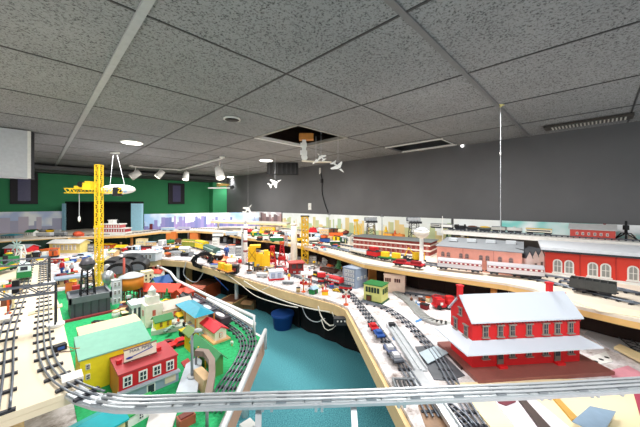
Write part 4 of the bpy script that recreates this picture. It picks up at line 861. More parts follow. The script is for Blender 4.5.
# tower crane
p = P(99, 290, T0); s = mpp(p); t = thing('tower_crane', 'tall yellow lattice tower crane rising almost to the ceiling', 'crane', p, CAMR)
CY = mat((240, 200, 40)); H = (290-165)*s
m = lattice(MB(), .046, H, 30, .0055); m.build('lattice_mast', CY, t)
MB().bx(-.05, .05, -.05, .05, 0, .03).build('base', GREY, t)
zj = (290-190)*s
for zz_ in (.22*H, .5*H): MB().bx(-.03, .03, -.03, .03, zz_, zz_+.02).build('collar', CY, t)
def beam(b, x0, x1, y, z, w, h, n, r=.005):
    for dy in (-w/2, w/2):
        b.tube([(x0, y+dy, z), (x1, y+dy, z)], r, n=4).tube([(x0, y+dy, z+h), (x1, y+dy, z+h)], r, n=4)
        for k in range(n):
            a, c = x0+(x1-x0)*k/n, x0+(x1-x0)*(k+1)/n
            b.tube([(a, y+dy, z if k % 2 else z+h), (c, y+dy, z+h if k % 2 else z)], r*.7, n=4)
    for k in range(n+1): b.tube([(x0+(x1-x0)*k/n, y-w/2, z), (x0+(x1-x0)*k/n, y+w/2, z)], r*.7, n=4)
    return b
beam(MB(), -.33, -.03, 0, zj-.03, .05, .045, 8).build('jib', CY, t); beam(MB(), .03, .24, 0, zj-.03, .05, .045, 6).build('counter_jib', CY, t)
MB().bx(-.13, -.045, -.05, .05, zj, zj+.07).bx(-.22, -.12, -.04, .04, zj+.01, zj+.04).bx(-.1, -.05, -.055, .055, zj+.07, zj+.085).build('cab', CY, t)
MB().cyl((-.15, -.05, zj+.055), (-.15, .05, zj+.055), .028, n=14).build('winch_drum', BLACK, t); MB().bx(.16, .21, -.03, .03, zj-.06, zj+.03).build('counterweight', BLACK, t)
MB().tube([(-.2, 0, zj), (-.2, 0, (290-218)*s)], .0025, n=4).build('hoist_cable', LGREY, t); MB().lathe([(.003, .0), (.011, .015), (.011, .045), (.003, .06)], (-.2, 0, (290-222)*s), n=10).build('hook_block', WHITE, t)
# signal bridges on the deck
TR = mat((104, 110, 122), .4, .3)
def signal_bridge(label, a, b, h, group='grey signal bridges over the two deck tracks'):
    a, b = Vector((*a, T1)), Vector((*b, T1)); d = b-a; L = d.length; t = thing('signal_bridge', label, 'signal bridge', a, math.atan2(d.y, d.x), group)
    beam(MB(), 0, L, 0, h-.045, .03, .045, max(4, int(L/.05)), .0045).build('truss', TR, t)
    for x in (0, L):
        MB().tube([(x, -.018, 0), (x, -.012, h)], .005, n=4).tube([(x, .018, 0), (x, .012, h)], .005, n=4).tube([(x, -.018, h*.2), (x, .016, h*.4), (x, -.016, h*.6), (x, .012, h*.8)], .003, n=4).build('post', DARK, t)
        MB().cyl((x, 0, 0), (x, 0, .014), .035, n=14).build('foot', WHITE, t)
    for x in (L*.35, L*.7): MB().bx(x-.012, x+.012, -.03, -.015, h-.03, h+.03).build('signal_head', BLACK, t)
signal_bridge('front grey truss signal bridge spanning the two straight tracks', (.075, 1.93), (-.33, 2.0), .215)
signal_bridge('rear grey truss signal bridge behind the green and white railcar', (.08, 3.0), (-.26, 3.12), .20)
t = thing('railcar', 'green and white railcar end between the two signal bridges', 'train car', (P(24, 282, T1)+Vector((0, .1, .02))), math.pi/2)
MB().bx(-.1, .1, -.042, .042, .012, .06).build('lower_body', GREEN, t); MB().prism([(-.038, .06), (.038, .06), (.028, .115), (-.028, .115)], 'x', -.095, .095).build('upper_body', mat((206, 226, 224)), t); MB().bx(-.097, -.094, -.02, .02, .07, .1).build('window', GLASS, t)
railcar('loco', (-14, 276), (14, 268), T1, .12, mat((40, 130, 70)), 'green locomotive with yellow roof band at the left edge of the picture', col2=YEL, name='locomotive')
t = thing('toy_gadget', 'small black and blue gadget with loose tan wires on the plywood deck', 'gadget', P(60, 350, T1), .2); t.scale = (.55, .7, .8)
MB().bx(-.035, .035, -.02, .02, 0, .03).bx(-.02, .02, -.022, .022, .008, .022, 1).build('body', [BLACK, BLUE], t); MB().tube([(.03, 0, .01), (.05, -.02, .005), (.06, -.06, .004), (.09, -.08, .004)], .0025).build('wire', OAK, t); MB().tube([(-.03, 0, .01), (-.01, -.05, .005), (.05, -.09, .004)], .0025).build('wire', BROWN, t)
o = MB().bx(-.035, .02, -.03, .03, 0, .015).build('white_block', mat((238, 232, 222))); o.location = P(75, 379, T1); tag(o, 'small white wooden block at the end of the plywood deck by the yellow factory', 'block')
sheet('batten', [(28, 313), (62, 304), (62.5, 307), (28, 316)], T1+.0005, .004, mat((206, 190, 156)), 'thin tan batten crossing under the right straight track on the deck', 'plank')
o = MB().box((0, 0, .012), (.05, .08, .024)).build('small_box', mat((226, 220, 210))); o.location = P(3, 322, T1); tag(o, 'small pale junction box at the left edge of the plywood deck', 'box')
# lamp post, bent beam, wedge board right of the shop
sheet('wedge_board', [(176, 399), (186, 370), (197, 362), (202, 366), (197, 399)], T0+.006, .03, mat((196, 206, 216)), 'pale blue-grey wedge board with a lamp post right of the shop', 'board')
p = P(192, 377, T0+.036); t = thing('lamp_post', 'light grey lamp post with disc foot on the wedge board', 'lamp post', p, CAMR); MB().cyl((0, 0, 0), (0, 0, .01), .022, n=16).build('foot', LGREY, t); MB().tube([(0, 0, 0), (0, 0, .2), (.02, 0, .225)], .007).build('post', mat((150, 158, 166)), t); MB().ell((.03, 0, .225), .02, .014, .01).build('lamp_head', LGREY, t)
t = thing('bent_beam', 'bent brown-grey elevated beam beside the lamp post, running under the bridge', 'beam', (0, 0, 0)); Q = [P(196, 352, .63), P(206, 353, .63), P(212, 362, .63), P(212, 376, .63), P(207, 404, .63)]
t.location = (Q[2].x, Q[2].y, T0); Q = [q-Vector(t.location) for q in Q]; MB().tube(Q, .02, n=4).build('beam', mat((140, 122, 112)), t)
for q in (Q[0], Q[2], Q[4]): MB().cyl((q.x, q.y, 0), (q.x, q.y, .1), .006).build('support_post', GREY, t)
o = MB().bx(-.02, .02, -.06, .06, 0, .07).build('wood_block', mat((232, 196, 150))); o.location = P(203, 388, T0+.006); tag(o, 'pale tan wood block leaning beside the bent beam', 'block')
sheet('red_signboard', [(181, 363), (188, 359), (192, 364), (185, 369)], T0+.008, .006, mat((180, 60, 60)), 'small flat red board with white edge right of the shop', 'board')
# bottom left foreground
building('teal-roofed building in the bottom foreground under the curve of the bridge track', 'building', (.145, 1.31, T0), .17, .12, .06, mat((220, 200, 150)), mat((34, 168, 178), .4), .025, 'gable', .01, .2, [('f', [.3, .7], .025)], (.02, .025), name='model_house')
building('small house with bright green roof in the bottom foreground beside the teal one', 'building', (.29, 1.33, T0+.006), .09, .07, .05, WHITE, mat((50, 160, 80)), .02, 'gable', .01, .2, [('f', [.5], .025)], (.02, .025), name='model_house')
o = MB().bx(-.03, .03, -.02, .02, 0, .035).bx(-.024, .024, -.014, .014, .035, .04, 1).build('crate', [mat((170, 90, 66)), mat((120, 56, 44))]); o.location = P(186, 424, T0+.006); tag(o, 'reddish brown crate in the bottom foreground on the green mat', 'crate')
sheet('colour_card', [(150, 414), (178, 410), (172, 430), (146, 430)], T0+.006, .008, mat((216, 212, 210)), 'pale grey card in the bottom foreground beside the brown crate')
# pipe rails
PIPE = mat((226, 230, 232), .3)
t = thing('pipe_rail', 'white pipe handrail along the aisle edge of the green table, far one', 'handrail'); Z = .656
MB().tube([(1.02, 1.62, T0), (1.02, 1.62, Z), (.99, 2.2, Z), (.975, 2.93, Z), (1.0, 3.2, Z+.03), (1.0, 3.62, Z+.03), (1.0, 3.62, T0)], .012, n=8).build('pipe', PIPE, t)
t = thing('pipe_rail', 'white pipe handrail slanting along the near corner of the green table', 'handrail')
MB().tube([(1.03, 1.505, T0-.05), (1.03, 1.505, .60), (.60, 1.08, .60), (.42, .9, .60), (.42, .9, T0)], .011, n=8).build('pipe', PIPE, t)
sheet('plank', [(206, 300), (211, 299), (256, 325), (252, 328)], T0+.006, .02, WHITE, 'white guard strip beside the freight train and pipe rail', 'plank')
# ------------------------------------------------------------ floor items
FL = 0
for px, py, w, d, h, m, lab in ((188, 392, .0, 0, 0, WOOD, ''),): pass
def post(px, ztop, D, w, m, label):
    p = PD(px, D, 0); o = MB().bx(-w/2, w/2, -w/2, w/2, 0, ztop).build('wooden_post', m); o.location = p; o.rotation_euler = (0, 0, .2); return tag(o, label, 'post')
post(189, T0-.02, 4.7, .07, mat((206, 160, 100)), 'thick pale wooden post under the far table, right one')
post(174, T0-.02, 5.0, .06, mat((150, 96, 54)), 'darker wooden post under the far table, left one')
t = thing('bucket', 'blue plastic bucket on the floor under the pine-edged table', 'bucket', (1.98, 2.55, 0)); MB().lathe([(.1, 0), (.12, .16), (.13, .16), (.13, .14)], n=20).build('body', mat((26, 76, 150)), t); MB().lathe([(.132, .16), (.132, .17), (.115, .17)], n=20).build('rim', BLUE, t)
def carton(px, D, w, d, h, m, label):
    p = PD(px, D, 0); t = thing('cardboard_box', label, 'box', p, .5); MB().bx(-w/2, w/2, -d/2, d/2, 0, h).build('carton', m, t); MB().box((-w/2-.03, 0, h), (.08, d, .004), 0, 0, Matrix.Rotation(-.5, 3, 'Y')).build('flap', m, t); MB().bx(-w/2+.02, w/2-.02, -d/2+.02, d/2-.02, h, h+.002).build('contents', BROWN, t)
CB = mat((196, 156, 106))
carton(232, 3.75, .34, .26, .14, CB, 'open beige cardboard tray on the floor left of the white pipe leg'); carton(252, 3.9, .3, .22, .1, mat((170, 130, 90)), 'flat brown cardboard box on the floor right of the white pipe leg'); carton(206, 4.3, .4, .3, .2, mat((190, 84, 44)), 'orange-brown box in the shadow under the far table')
# dangling wires under the edge board
def wire(pts, label, m=OFFW, r=.006):
    o = MB().tube(spline(pts, .04), r, n=5).build('cable', m); tag(o, label, 'cable')
def e_(px, py, D=None, z=None):
    D = D; return PD(px, D, CAMZ-(py-HZ)*D/F)
wire([e_(244, 281, 3.05), e_(262, 292, 2.9), e_(290, 303, 2.75), e_(312, 309, 2.6), e_(330, 312, 2.5)], 'long white cable sagging along the pine edge board')
wire([e_(262, 290, 2.95), e_(270, 286, 2.9), e_(276, 280, 2.9)], 'short white cable looping up to the edge board', r=.004)
wire([e_(318, 306, 2.5), e_(322, 318, 2.48), e_(331, 326, 2.45), e_(338, 320, 2.4), e_(343, 314, 2.38)], 'white cable hanging lowest below the control box')
wire([e_(214, 276, 3.75), e_(222, 284, 3.7), e_(230, 292, 3.7)], 'blue cable dangling under the left part of the table', BLUE, .005)
wire([e_(300, 300, 2.75), e_(306, 316, 2.7), e_(316, 322, 2.6), e_(326, 318, 2.5)], 'grey cable looping below the edge board', LGREY, .004)
wire([e_(226, 274, 3.5), e_(240, 284, 3.2), e_(256, 296, 3.0), e_(280, 304, 2.8), e_(300, 308, 2.6)], 'thin white cable sagging lower than the long one below the edge board', r=.004)
wire([e_(186, 262, 4.3), e_(184, 275, 4.3), e_(196, 282, 4.2), e_(206, 268, 4.1)], 'grey cable looping beside the thick wooden post', LGREY, .007)
wire([e_(332, 312, 2.42), e_(336, 325, 2.4), e_(326, 330, 2.42), e_(320, 316, 2.5)], 'thin white cable looping left of the control box', r=.0035)
p = PD(341, 2.35, .40); t = thing('control_box', 'dark control box with small white dials hung below the pine edge board', 'control box', p, CAMR); MB().bx(-.06, .06, -.03, .03, 0, .055).build('case', DARK, t)
for x in (-.03, 0, .03): MB().cyl((x, -.034, .035), (x, -.03, .035), .007).build('dial', WHITE, t)
MB().bx(-.01, .01, 0, .01, .055, T0-.105-.40).build('bracket', DARK, t)
# ------------------------------------------------------------ middle table buildings
building('green-roofed cream bank with tall dark windows beside the start of the curved track', 'building', P(376, 300, T0), .17, .15, .15, mat((214, 214, 130)), mat((34, 110, 54)), kind='flat', oh=.006, rz=CAMR-.62, wins=[('f', ev(5), .11), ('r', ev(3), .10)], wsize=(.018, .045), frame=DGREEN, pane=DARK, name='model_bank', base=(.01, .012, DGREEN), door=[('f', .3, .05, .06)])
building('pinkish cream warehouse with six narrow windows under the deck edge behind the green bank', 'building', P(395, 291, T0), .2, .11, .165, mat((226, 200, 184)), mat((214, 186, 170)), kind='flat', oh=.001, rz=CAMR-.4, wins=[('f', [.1, .2, .3, .55, .65, .75], .12)], wsize=(.013, .034), frame=BRICK, pane=BLACK, name='model_warehouse', parapet=True)
building('blue-grey apartment block with white window columns beside the pine block', 'building', P(355, 285.5, T0), .20, .17, .19, mat((140, 156, 178)), mat((156, 168, 186)), kind='flat', oh=.002, rz=0, wins=[('l', ev(4), z) for z in (.04, .085, .13, .17)]+[('f', [.2, .5, .8], .1)], wsize=(.026, .03), frame=WHITE, pane=mat((110, 126, 150)), name='apartment_block', parapet=True)
railcar('box', (340, 289.5), (351, 291), T0, .06, RED, 'small red car parked in front of the blue-grey block', w=.06)
tree('green conical tree with pale tips left of the blue-grey block', P(339, 271, T0), .19, mat((70, 130, 80)))
o = MB().bx(-.05, .05, -.03, .03, 0, .05).build('yellow_shed', mat((240, 210, 80))); o.location = P(351, 264, T0); tag(o, 'small yellow shed behind the blue-grey block', 'shed')
crossing('orange-red crossing signal at the table edge, left one', P(303.5, 292, T0), .155); crossing('orange-red crossing signal at the table edge, right one', P(346, 305, T0), .125)
for k in range(2):
    pass
t = building('orange-brown open gantry station with white canopy at the table edge', 'building', P(307, 284, T0), .1, .07, .02, ORANGE, WHITE, kind='flat', oh=.0, rz=CAMR, name='canopy_station')
for x in (-.045, .045):
    for y in (-.03, .03): MB().bx(x-.005, x+.005, y-.005, y+.005, .02, .11).build('post', mat((196, 90, 50)), t)
MB().bx(-.065, .065, -.05, .05, .11, .12).prism([(-.05, .12), (.05, .12), (0, .14)], 'x', -.065, .065).build('canopy', WHITE, t)
t = building('red gate house raised on dark stilts in front of the red diner cars', 'building', P(321.5, 283, T0), .08, .06, .02, DARK, RED, kind='flat', oh=0, rz=CAMR, name='gate_house')
for x in (-.03, .03):
    for y in (-.02, .02): MB().bx(x-.005, x+.005, y-.005, y+.005, .02, .07).build('stilt', BLACK, t)
MB().bx(-.045, .045, -.032, .032, .07, .11).build('cabin', RED, t)
railcar('pass', (327, 281), (342, 285), T0, .085, RED, 'red and white diner car behind the table edge signals', col2=WHITE, trim=mat((180, 190, 200)))
railcar('gondola', (322, 271.5), (336, 274), T0, .06, mat((90, 60, 50)), 'brown gondola behind the red gate house', col2=BROWN)
t = building('dark red two-storey open signal tower below the white chimney', 'building', P(296, 273, T0), .17, .13, .06, mat((150, 40, 36)), DRED, kind='flat', oh=0, rz=CAMR+.3, wins=[('f', [.3, .7], .03)], wsize=(.04, .03), frame=DRED, pane=LGREY, name='signal_tower')
for x in (-.075, 0, .075):
    for y in (-.055, .055): MB().bx(x-.007, x+.007, y-.007, y+.007, .06, .13).build('post', mat((140, 36, 34)), t)
MB().bx(-.07, .07, -.04, .05, .06, .115).build('inner_room', mat((96, 84, 84)), t); MB().bx(-.1, .1, -.08, .08, .13, .145).build('upper_roof', mat((176, 70, 66)), t)
p = P(294, 264, T0); t = thing('factory_chimney', 'tall cream white round chimney behind the dark red signal tower', 'chimney', p); s = mpp(p)
MB().cyl((0, 0, 0), (0, 0, 40*s), 3.6*s, 2.8*s, n=18).build('stack', mat((240, 234, 214)), t); MB().lathe([(3.1*s, 38.4*s), (3.2*s, 40.3*s)], n=18).build('rim', OFFW, t)
p = P(305, 263, T0); s = mpp(p); t = thing('lattice_tower', 'tall golden yellow lattice tower standing before the grey wall', 'tower', p, CAMR)
lattice(MB(), 6*s, 46*s, 9, .011).build('lattice_mast', mat((232, 186, 30)), t); MB().bx(-4.2*s, 4.2*s, -3*s, 3*s, 46*s, 47.5*s).build('top_platform', DARK, t); MB().tube([(0, 0, 45*s), (0, 0, 20*s)], .012, n=4).build('hoist', YEL, t)
# yellow coal loader
p = P(256, 270, T0); s = mpp(p); t = thing('coal_loader', 'chunky golden yellow coal loading tower on black legs', 'loader', p, CAMR+.2)
MB().bx(-.1, .0, -.06, .06, .12, .30).bx(-.02, .09, -.06, .06, .06, .22).bx(-.08, .06, -.065, .065, .3, .33).build('housing', mat((240, 186, 16)), t)
for x in (-.09, -.02, .05): MB().bx(x-.008, x+.008, -.05, .05, 0, .12).build('leg', mat((60, 60, 40)), t)
MB().tube([(-.1, -.062, .14), (0, -.062, .28)], .007, m=0, n=4).tube([(-.1, -.062, .28), (0, -.062, .14)], .007, n=4).build('bracing', mat((190, 140, 20)), t); MB().bx(.05, .17, -.03, .03, .1, .13).prism([(.1, .13), (.16, .13), (.16, .2), (.12, .24), (.1, .2)], 'y', -.03, .03).build('chute', mat((236, 190, 30)), t)
t = thing('coal_loader', 'second yellow loader with stepped conveyor right of the chunky tower', 'loader', P(266, 270, T0), CAMR+.2)
MB().bx(-.05, .05, -.05, .05, .06, .2).bx(-.03, .03, -.05, .05, .2, .26).build('housing', mat((246, 196, 30)), t)
for x in (-.04, .04): MB().bx(x-.006, x+.006, -.04, .04, 0, .06).build('leg', OAK, t)
# red derricks
for k, (px, py, h, lab) in enumerate(((272.5, 268, .27, 'red oil derrick on the left of the pair behind the transformer house'), (282, 266, .31, 'taller red oil derrick with pale lamp beside the white chimney'))):
    t = thing('oil_derrick', lab, 'derrick', P(px, py, T0), CAMR, 'red oil derricks'); lattice(MB(), .1, h, 5, .006, .035).build('lattice_mast', RED, t); MB().bx(-.05, .05, -.04, .04, h*.3, h*.42).build('engine_house', mat((210, 40, 44)), t); MB().bx(-.03, .03, -.03, .03, h, h+.03).build('crown', ORANGE if k else RED, t)
t = building('white and blue transformer house with red feet at the front of the table', 'building', P(276, 279, T0), .16, .11, .1, mat((206, 214, 226)), mat((236, 238, 240)), kind='flat', oh=.004, rz=CAMR+.3, wins=[('f', [.25, .7], .055)], wsize=(.04, .05), frame=mat((120, 140, 180)), pane=LGREY, name='transformer_house', base=(.006, .018, RED))
# rocket / white lighthouse at 245
p = P(245.5, 264, T0); s = mpp(p); t = thing('launch_tower', 'tall white banded launch rocket with side arms behind the yellow loader', 'tower', p, CAMR)
MB().cyl((0, 0, 0), (0, 0, 40*s), 2.1*s, 1.7*s, n=14).cyl((0, 0, 40*s), (0, 0, 47*s), 1.7*s, .3*s, n=14).build('rocket', WHITE, t)
for z in (12, 22, 34): MB().cyl((0, 0, z*s), (0, 0, (z+2)*s), 2.15*s, n=14).build('band', mat((150, 80, 80)), t)
MB().bx(-4*s, -2.5*s, -.01, .01, 0, 30*s).bx(-4*s, 0, -.008, .008, 24*s, 25*s).bx(-4*s, 0, -.008, .008, 14*s, 15*s).build('service_arm', LGREY, t)
# table-edge yellow crane car etc.
railcar('flat', (219, 270), (231, 274), T0, .1, OAK, 'yellow bulldozer load on a flatcar at the far table corner', col2=mat((246, 200, 40)))
t = thing('control_box', 'black control box with red face on the table edge right of the yellow load', 'control box', P(234.5, 273, T0), CAMR); MB().bx(-.05, .05, -.05, .05, 0, .1).build('case', BLACK, t); MB().bx(-.03, .03, -.053, -.05, .03, .07).build('face', mat((130, 40, 44)), t)
figurine('blue dressed standing figure on the far part of the middle table', P(226.5, 258, T0), .2, BLUE, mat((50, 60, 110)), CAMR)
sheet('rusty_tray', [(206, 257), (224, 256), (234, 262), (214, 265)], T0, .03, mat((186, 96, 50)), 'rusty orange tray near the black wire bundle', 'tray')
t = thing('wire_bundle', 'tangled black wire bundle hanging at the far table corner', 'wires', P(203, 262, T0+.03), 0)
b = MB()
for k in range(16): b.tube([(.13*math.cos(k*.4+j*.7)*(1+.2*math.sin(k*3+j)), .05*math.sin(j*1.3+k), .03+.10*math.sin(k*.4+j*.7)*(1+.2*math.cos(k*2))) for j in range(9)], .009, n=4)
b.build('wires', BLACK, t)
railcar('pass', (184, 246.5), (197, 247.5), T0, .16, mat((126, 134, 44)), 'olive green streamliner at the head of the far curved train', col2=YEL, w=.12)
railcar('pass', (197.5, 247.5), (206, 249.8), T0, .16, mat((226, 196, 30)), 'bright yellow streamliner coach in the far curved train', col2=mat((90, 110, 50)), w=.12)
railcar('pass', (206.5, 250), (217, 254.5), T0, .12, mat((60, 96, 90)), 'dark green streamliner at the tail of the far curved train', col2=mat((140, 190, 170)), w=.12)
# black hump sheds
for k, (px, py, w) in enumerate(((113, 268, .26), (122, 271, .26), (130, 265, .3), (139, 268, .22))):
    t = thing('engine_shed', ('leftmost', 'second', 'third', 'rightmost')[k]+' of the four black round-topped sheds behind the amber tank', 'shed', P(px, py, T0), CAMR+.4, 'black round-topped sheds')
    n = 10; MB().prism([(w/2*math.cos(math.pi*i/n), .04+w*.36*math.sin(math.pi*i/n)) for i in range(n+1)]+[(-w/2, 0), (w/2, 0)], 'y', -.16, .16).build('barrel_roof', mat((30, 31, 34), .4), t)
    MB().prism([(w*.38*math.cos(math.pi*i/n), .03+w*.25*math.sin(math.pi*i/n)) for i in range(n+1)]+[(-w*.38, 0), (w*.38, 0)], 'y', -.166, -.16).build('mouth', mat((120, 124, 130)), t)
# white long table units
for k, (px, py, wpx, hpx, col, lab) in enumerate(((143, 260, 32, 8, mat((214, 222, 230)), 'long pale grey terminal building with dark openings left of the far wooden posts'), (70, 252, 30, 10, mat((240, 222, 140)), 'long pale yellow warehouse with white arches under the cream shelf edge'), (22, 257, 22, 10, mat((200, 30, 40)), 'red engine shed with black doors behind the white windmill'), (50, 257, 9, 8, mat((226, 150, 70)), 'orange-yellow block building right of the red engine shed'))):
    house(lab, px, py, T0, wpx, hpx, col, LGREY if k == 0 else (WHITE if k == 1 else (mat((170, 176, 180)) if k == 2 else ORANGE)), dpx=12, rz=CAMR, kind='flat' if k in (0, 3) else 'gable', wn=(7, 6, 4, 2)[k], rhf=.25, pane=DARK if k != 1 else mat((190, 180, 150)), name='model_terminal' if k == 0 else 'model_warehouse')
p = P(21, 265, T1); t = thing('windmill', 'white A-frame windmill in front of the red engine shed', 'windmill', p, CAMR)
s = mpp(p); lattice(MB(), 8*s, 20*s, 3, .007, 2.5*s).build('frame', WHITE, t)
b = MB()
for k in range(8): a = k*math.pi/4; b.box((math.cos(a)*.035, -.04, 20*s+math.sin(a)*.035), (.05, .003, .012), 0, 0, Matrix.Rotation(-a, 3, 'Y'))
b.build('blades', mat((170, 200, 196)), t)
# grey shelf with coloured boxes left of crane
t = thing('low_shelf', 'low grey shelf bridging over orange and red boxes left of the yellow crane', 'shelf', P(72, 292, T0), .0); MB().bx(-.13, .12, -.05, .1, .14, .155).build('board', mat((150, 166, 186)), t)
for x in (-.12, .11): MB().bx(x-.005, x+.005, -.04, .09, 0, .14).build('side', GREY, t)
for px, py, m, lab in ((69, 293, mat((216, 110, 50)), 'orange box under the low grey shelf'), (76, 296, mat((180, 30, 40)), 'red box under the low grey shelf')): block('toy_box', px, py, T0, .055, .05, .1, m, lab, 'box')
# ------------------------------------------------------------ riverboat and shelf items
p = P(113, 234.3, T1); s = mpp(p); t = thing('riverboat', 'white and red paddle steamer on the far shelf before the dark stage', 'boat', p, CAMR)
L = 40*s; MB().prism([(-L/2, .04), (-L*.44, 0), (L*.44, 0), (L/2, .04), (L/2, .07), (-L/2, .07)], 'y', -.1, .1).build('hull', WHITE, t)
for k, (a, z, m) in enumerate(((.46, .07, mat((180, 60, 66))), (.3, .18, mat((200, 100, 100))))):
    MB().bx(-L*a, L*a, -.08, .08, z, z+.08).build('cabin', m, t); MB().bx(-L*a-.02, L*a+.02, -.1, .1, z+.08, z+.105).build('deck', WHITE, t)
    me = MB().bx(-.012, .012, -.082, -.08, -.028, .028).mesh('window', WHITE); nw = int(L*a*2/.06)
    for i in range(nw): inst('window', me, t, (-L*a+L*a*2*(i+.5)/nw, 0, z+.04))
t.scale = (.82, 1, .76)
MB().bx(-.07, .05, -.05, .05, .285, .37).bx(-.08, .06, -.06, .06, .37, .385).build('pilot_house', WHITE, t); MB().cyl((.13, 0, .28), (.13, 0, .38), .016).build('funnel', BLACK, t)
t = thing('ore_skip', 'orange-red load hanging just under the crane hook over the shelf', 'load', P(78, 236.5, T1), .4); MB().ell((0, 0, .05), .08, .07, .05).box((.06, 0, .03), (.06, .05, .06)).build('load', mat((206, 84, 50)), t)
block('red_hut', 150, 229.5, T1, .15, .1, .14, mat((110, 40, 44)), 'dark red hut standing before the right blue curtain', 'building', CAMR)
t = house('white lattice signal station with orange panels under the far shelf between orange blocks', 183, 240, T0, 14, 9, mat((236, 226, 222)), WHITE, dpx=6, rz=CAMR, kind='flat', wn=4, rows=2, frame=mat((226, 120, 90)), pane=WHITE)
# ------------------------------------------------------------ many small models across the far tables
COL = {'white': WHITE, 'cream': CREAM, 'red': RED, 'dark red': DRED, 'blue': BLUE, 'pale blue': mat((170, 200, 224)), 'green': GREEN, 'dark green': DGREEN, 'yellow': YEL, 'orange': ORANGE, 'grey': GREY, 'silver': LGREY, 'black': BLACK, 'brown': BROWN, 'teal': TEAL, 'pink': mat((226, 170, 170)), 'tan': mat((214, 180, 130)), 'lilac': mat((180, 176, 214))}
def mini(kind, px, py, z, wpx, hpx, c1, c2, where, rz=CAMR):
    p = P(px, py, z); s = mpp(p); w, h = wpx*s, hpx*s; m1, m2 = COL[c1], COL[c2]
    both = c1 if c1 == c2 else '%s and %s' % (c1, c2)
    if kind == 'house': building('small %s house with %s roof %s' % (c1, c2, where), 'building', p, w, w*.7, h*.7, m1, m2, h*.3, 'gable', w*.06, rz, [('f', ev(3), h*.38), ('l', ev(2), h*.38)], (w*.14, h*.28), name='model_house')
    elif kind == 'block': building('%s flat-topped building with %s roof %s' % (c1, c2, where), 'building', p, w, w*.6, h, m1, m2, kind='flat', oh=w*.03, rz=rz, wins=[('f', ev(4), h*.65), ('f', ev(4), h*.3)], wsize=(w*.12, h*.2), name='flat_roofed_building')
    elif kind == 'shed': building('low %s shed with %s roof %s' % (c1, c2, where), 'building', p, w, w*.6, h*.75, m1, m2, h*.25, 'hip', w*.07, rz, [('f', ev(3), h*.35)], (w*.15, h*.3), name='model_shed')
    elif kind == 'car': auto('%s toy car %s' % (c1, where), p, w, rz, m1)
    elif kind == 'box': 
        t = thing('boxcar', '%s boxcar %s' % (both, where), 'train car', p, rz); MB().bx(-w/2, w/2, -w*.16, w*.16, h*.25, h*.9).build('body', m1, t); MB().bx(-w/2, w/2, -w*.17, w*.17, h*.9, h).build('roof', m2, t)
        for sx in (-.3, .3): MB().bx(w*sx-w*.1, w*sx+w*.1, -w*.12, w*.12, 0, h*.25).build('truck', TIE, t)
    elif kind == 'tank':
        t = thing('tank_car', '%s tank car %s' % (both, where), 'train car', p, rz); MB().cyl((-w/2, 0, h*.6), (w/2, 0, h*.6), h*.36, n=12).cyl((0, 0, h*.9), (0, 0, h*1.1), h*.12).build('tank', m1, t); MB().bx(-w/2, w/2, -h*.3, h*.3, h*.1, h*.25).build('underframe', m2, t)
    elif kind == 'silo':
        t = thing('silo', '%s silo with %s cap %s' % (c1, c2, where), 'silo', p); MB().lathe([(w/2, 0), (w/2, h*.8)], n=14).build('drum', m1, t); MB().lathe([(w*.53, h*.8), (w*.3, h*.95), (.002, h)], n=14).build('cap', m2, t)
    elif kind == 'tree': tree('%s tree %s' % (c1, where), p, h, m1)
    elif kind == 'tower':
        t = thing('signal_mast', '%s lattice mast %s' % (c1, where), 'signal', p, rz); lattice(MB(), w, h*.85, 4, .005, w*.6).build('lattice_mast', m1, t); MB().box((0, 0, h*.92), (w*1.2, w*.8, h*.14)).build('lamp_housing', m2, t)
    elif kind == 'fig': figurine('%s and %s standing figurine %s' % (c1, c2, where), p, h, m1, m2, rz)
    elif kind == 'loco':
        t = thing('steam_locomotive', '%s steam engine %s' % (c1, where), 'locomotive', p, rz); MB().cyl((-w/2, 0, h*.5), (w*.2, 0, h*.5), h*.28, n=12).cyl((-w*.38, 0, h*.7), (-w*.38, 0, h), h*.09).build('boiler', m1, t); MB().bx(w*.2, w/2, -h*.35, h*.35, h*.2, h*.95).build('cab', m2, t); MB().bx(-w/2, w/2, -h*.28, h*.28, 0, h*.22).build('running_gear', TIE, t)
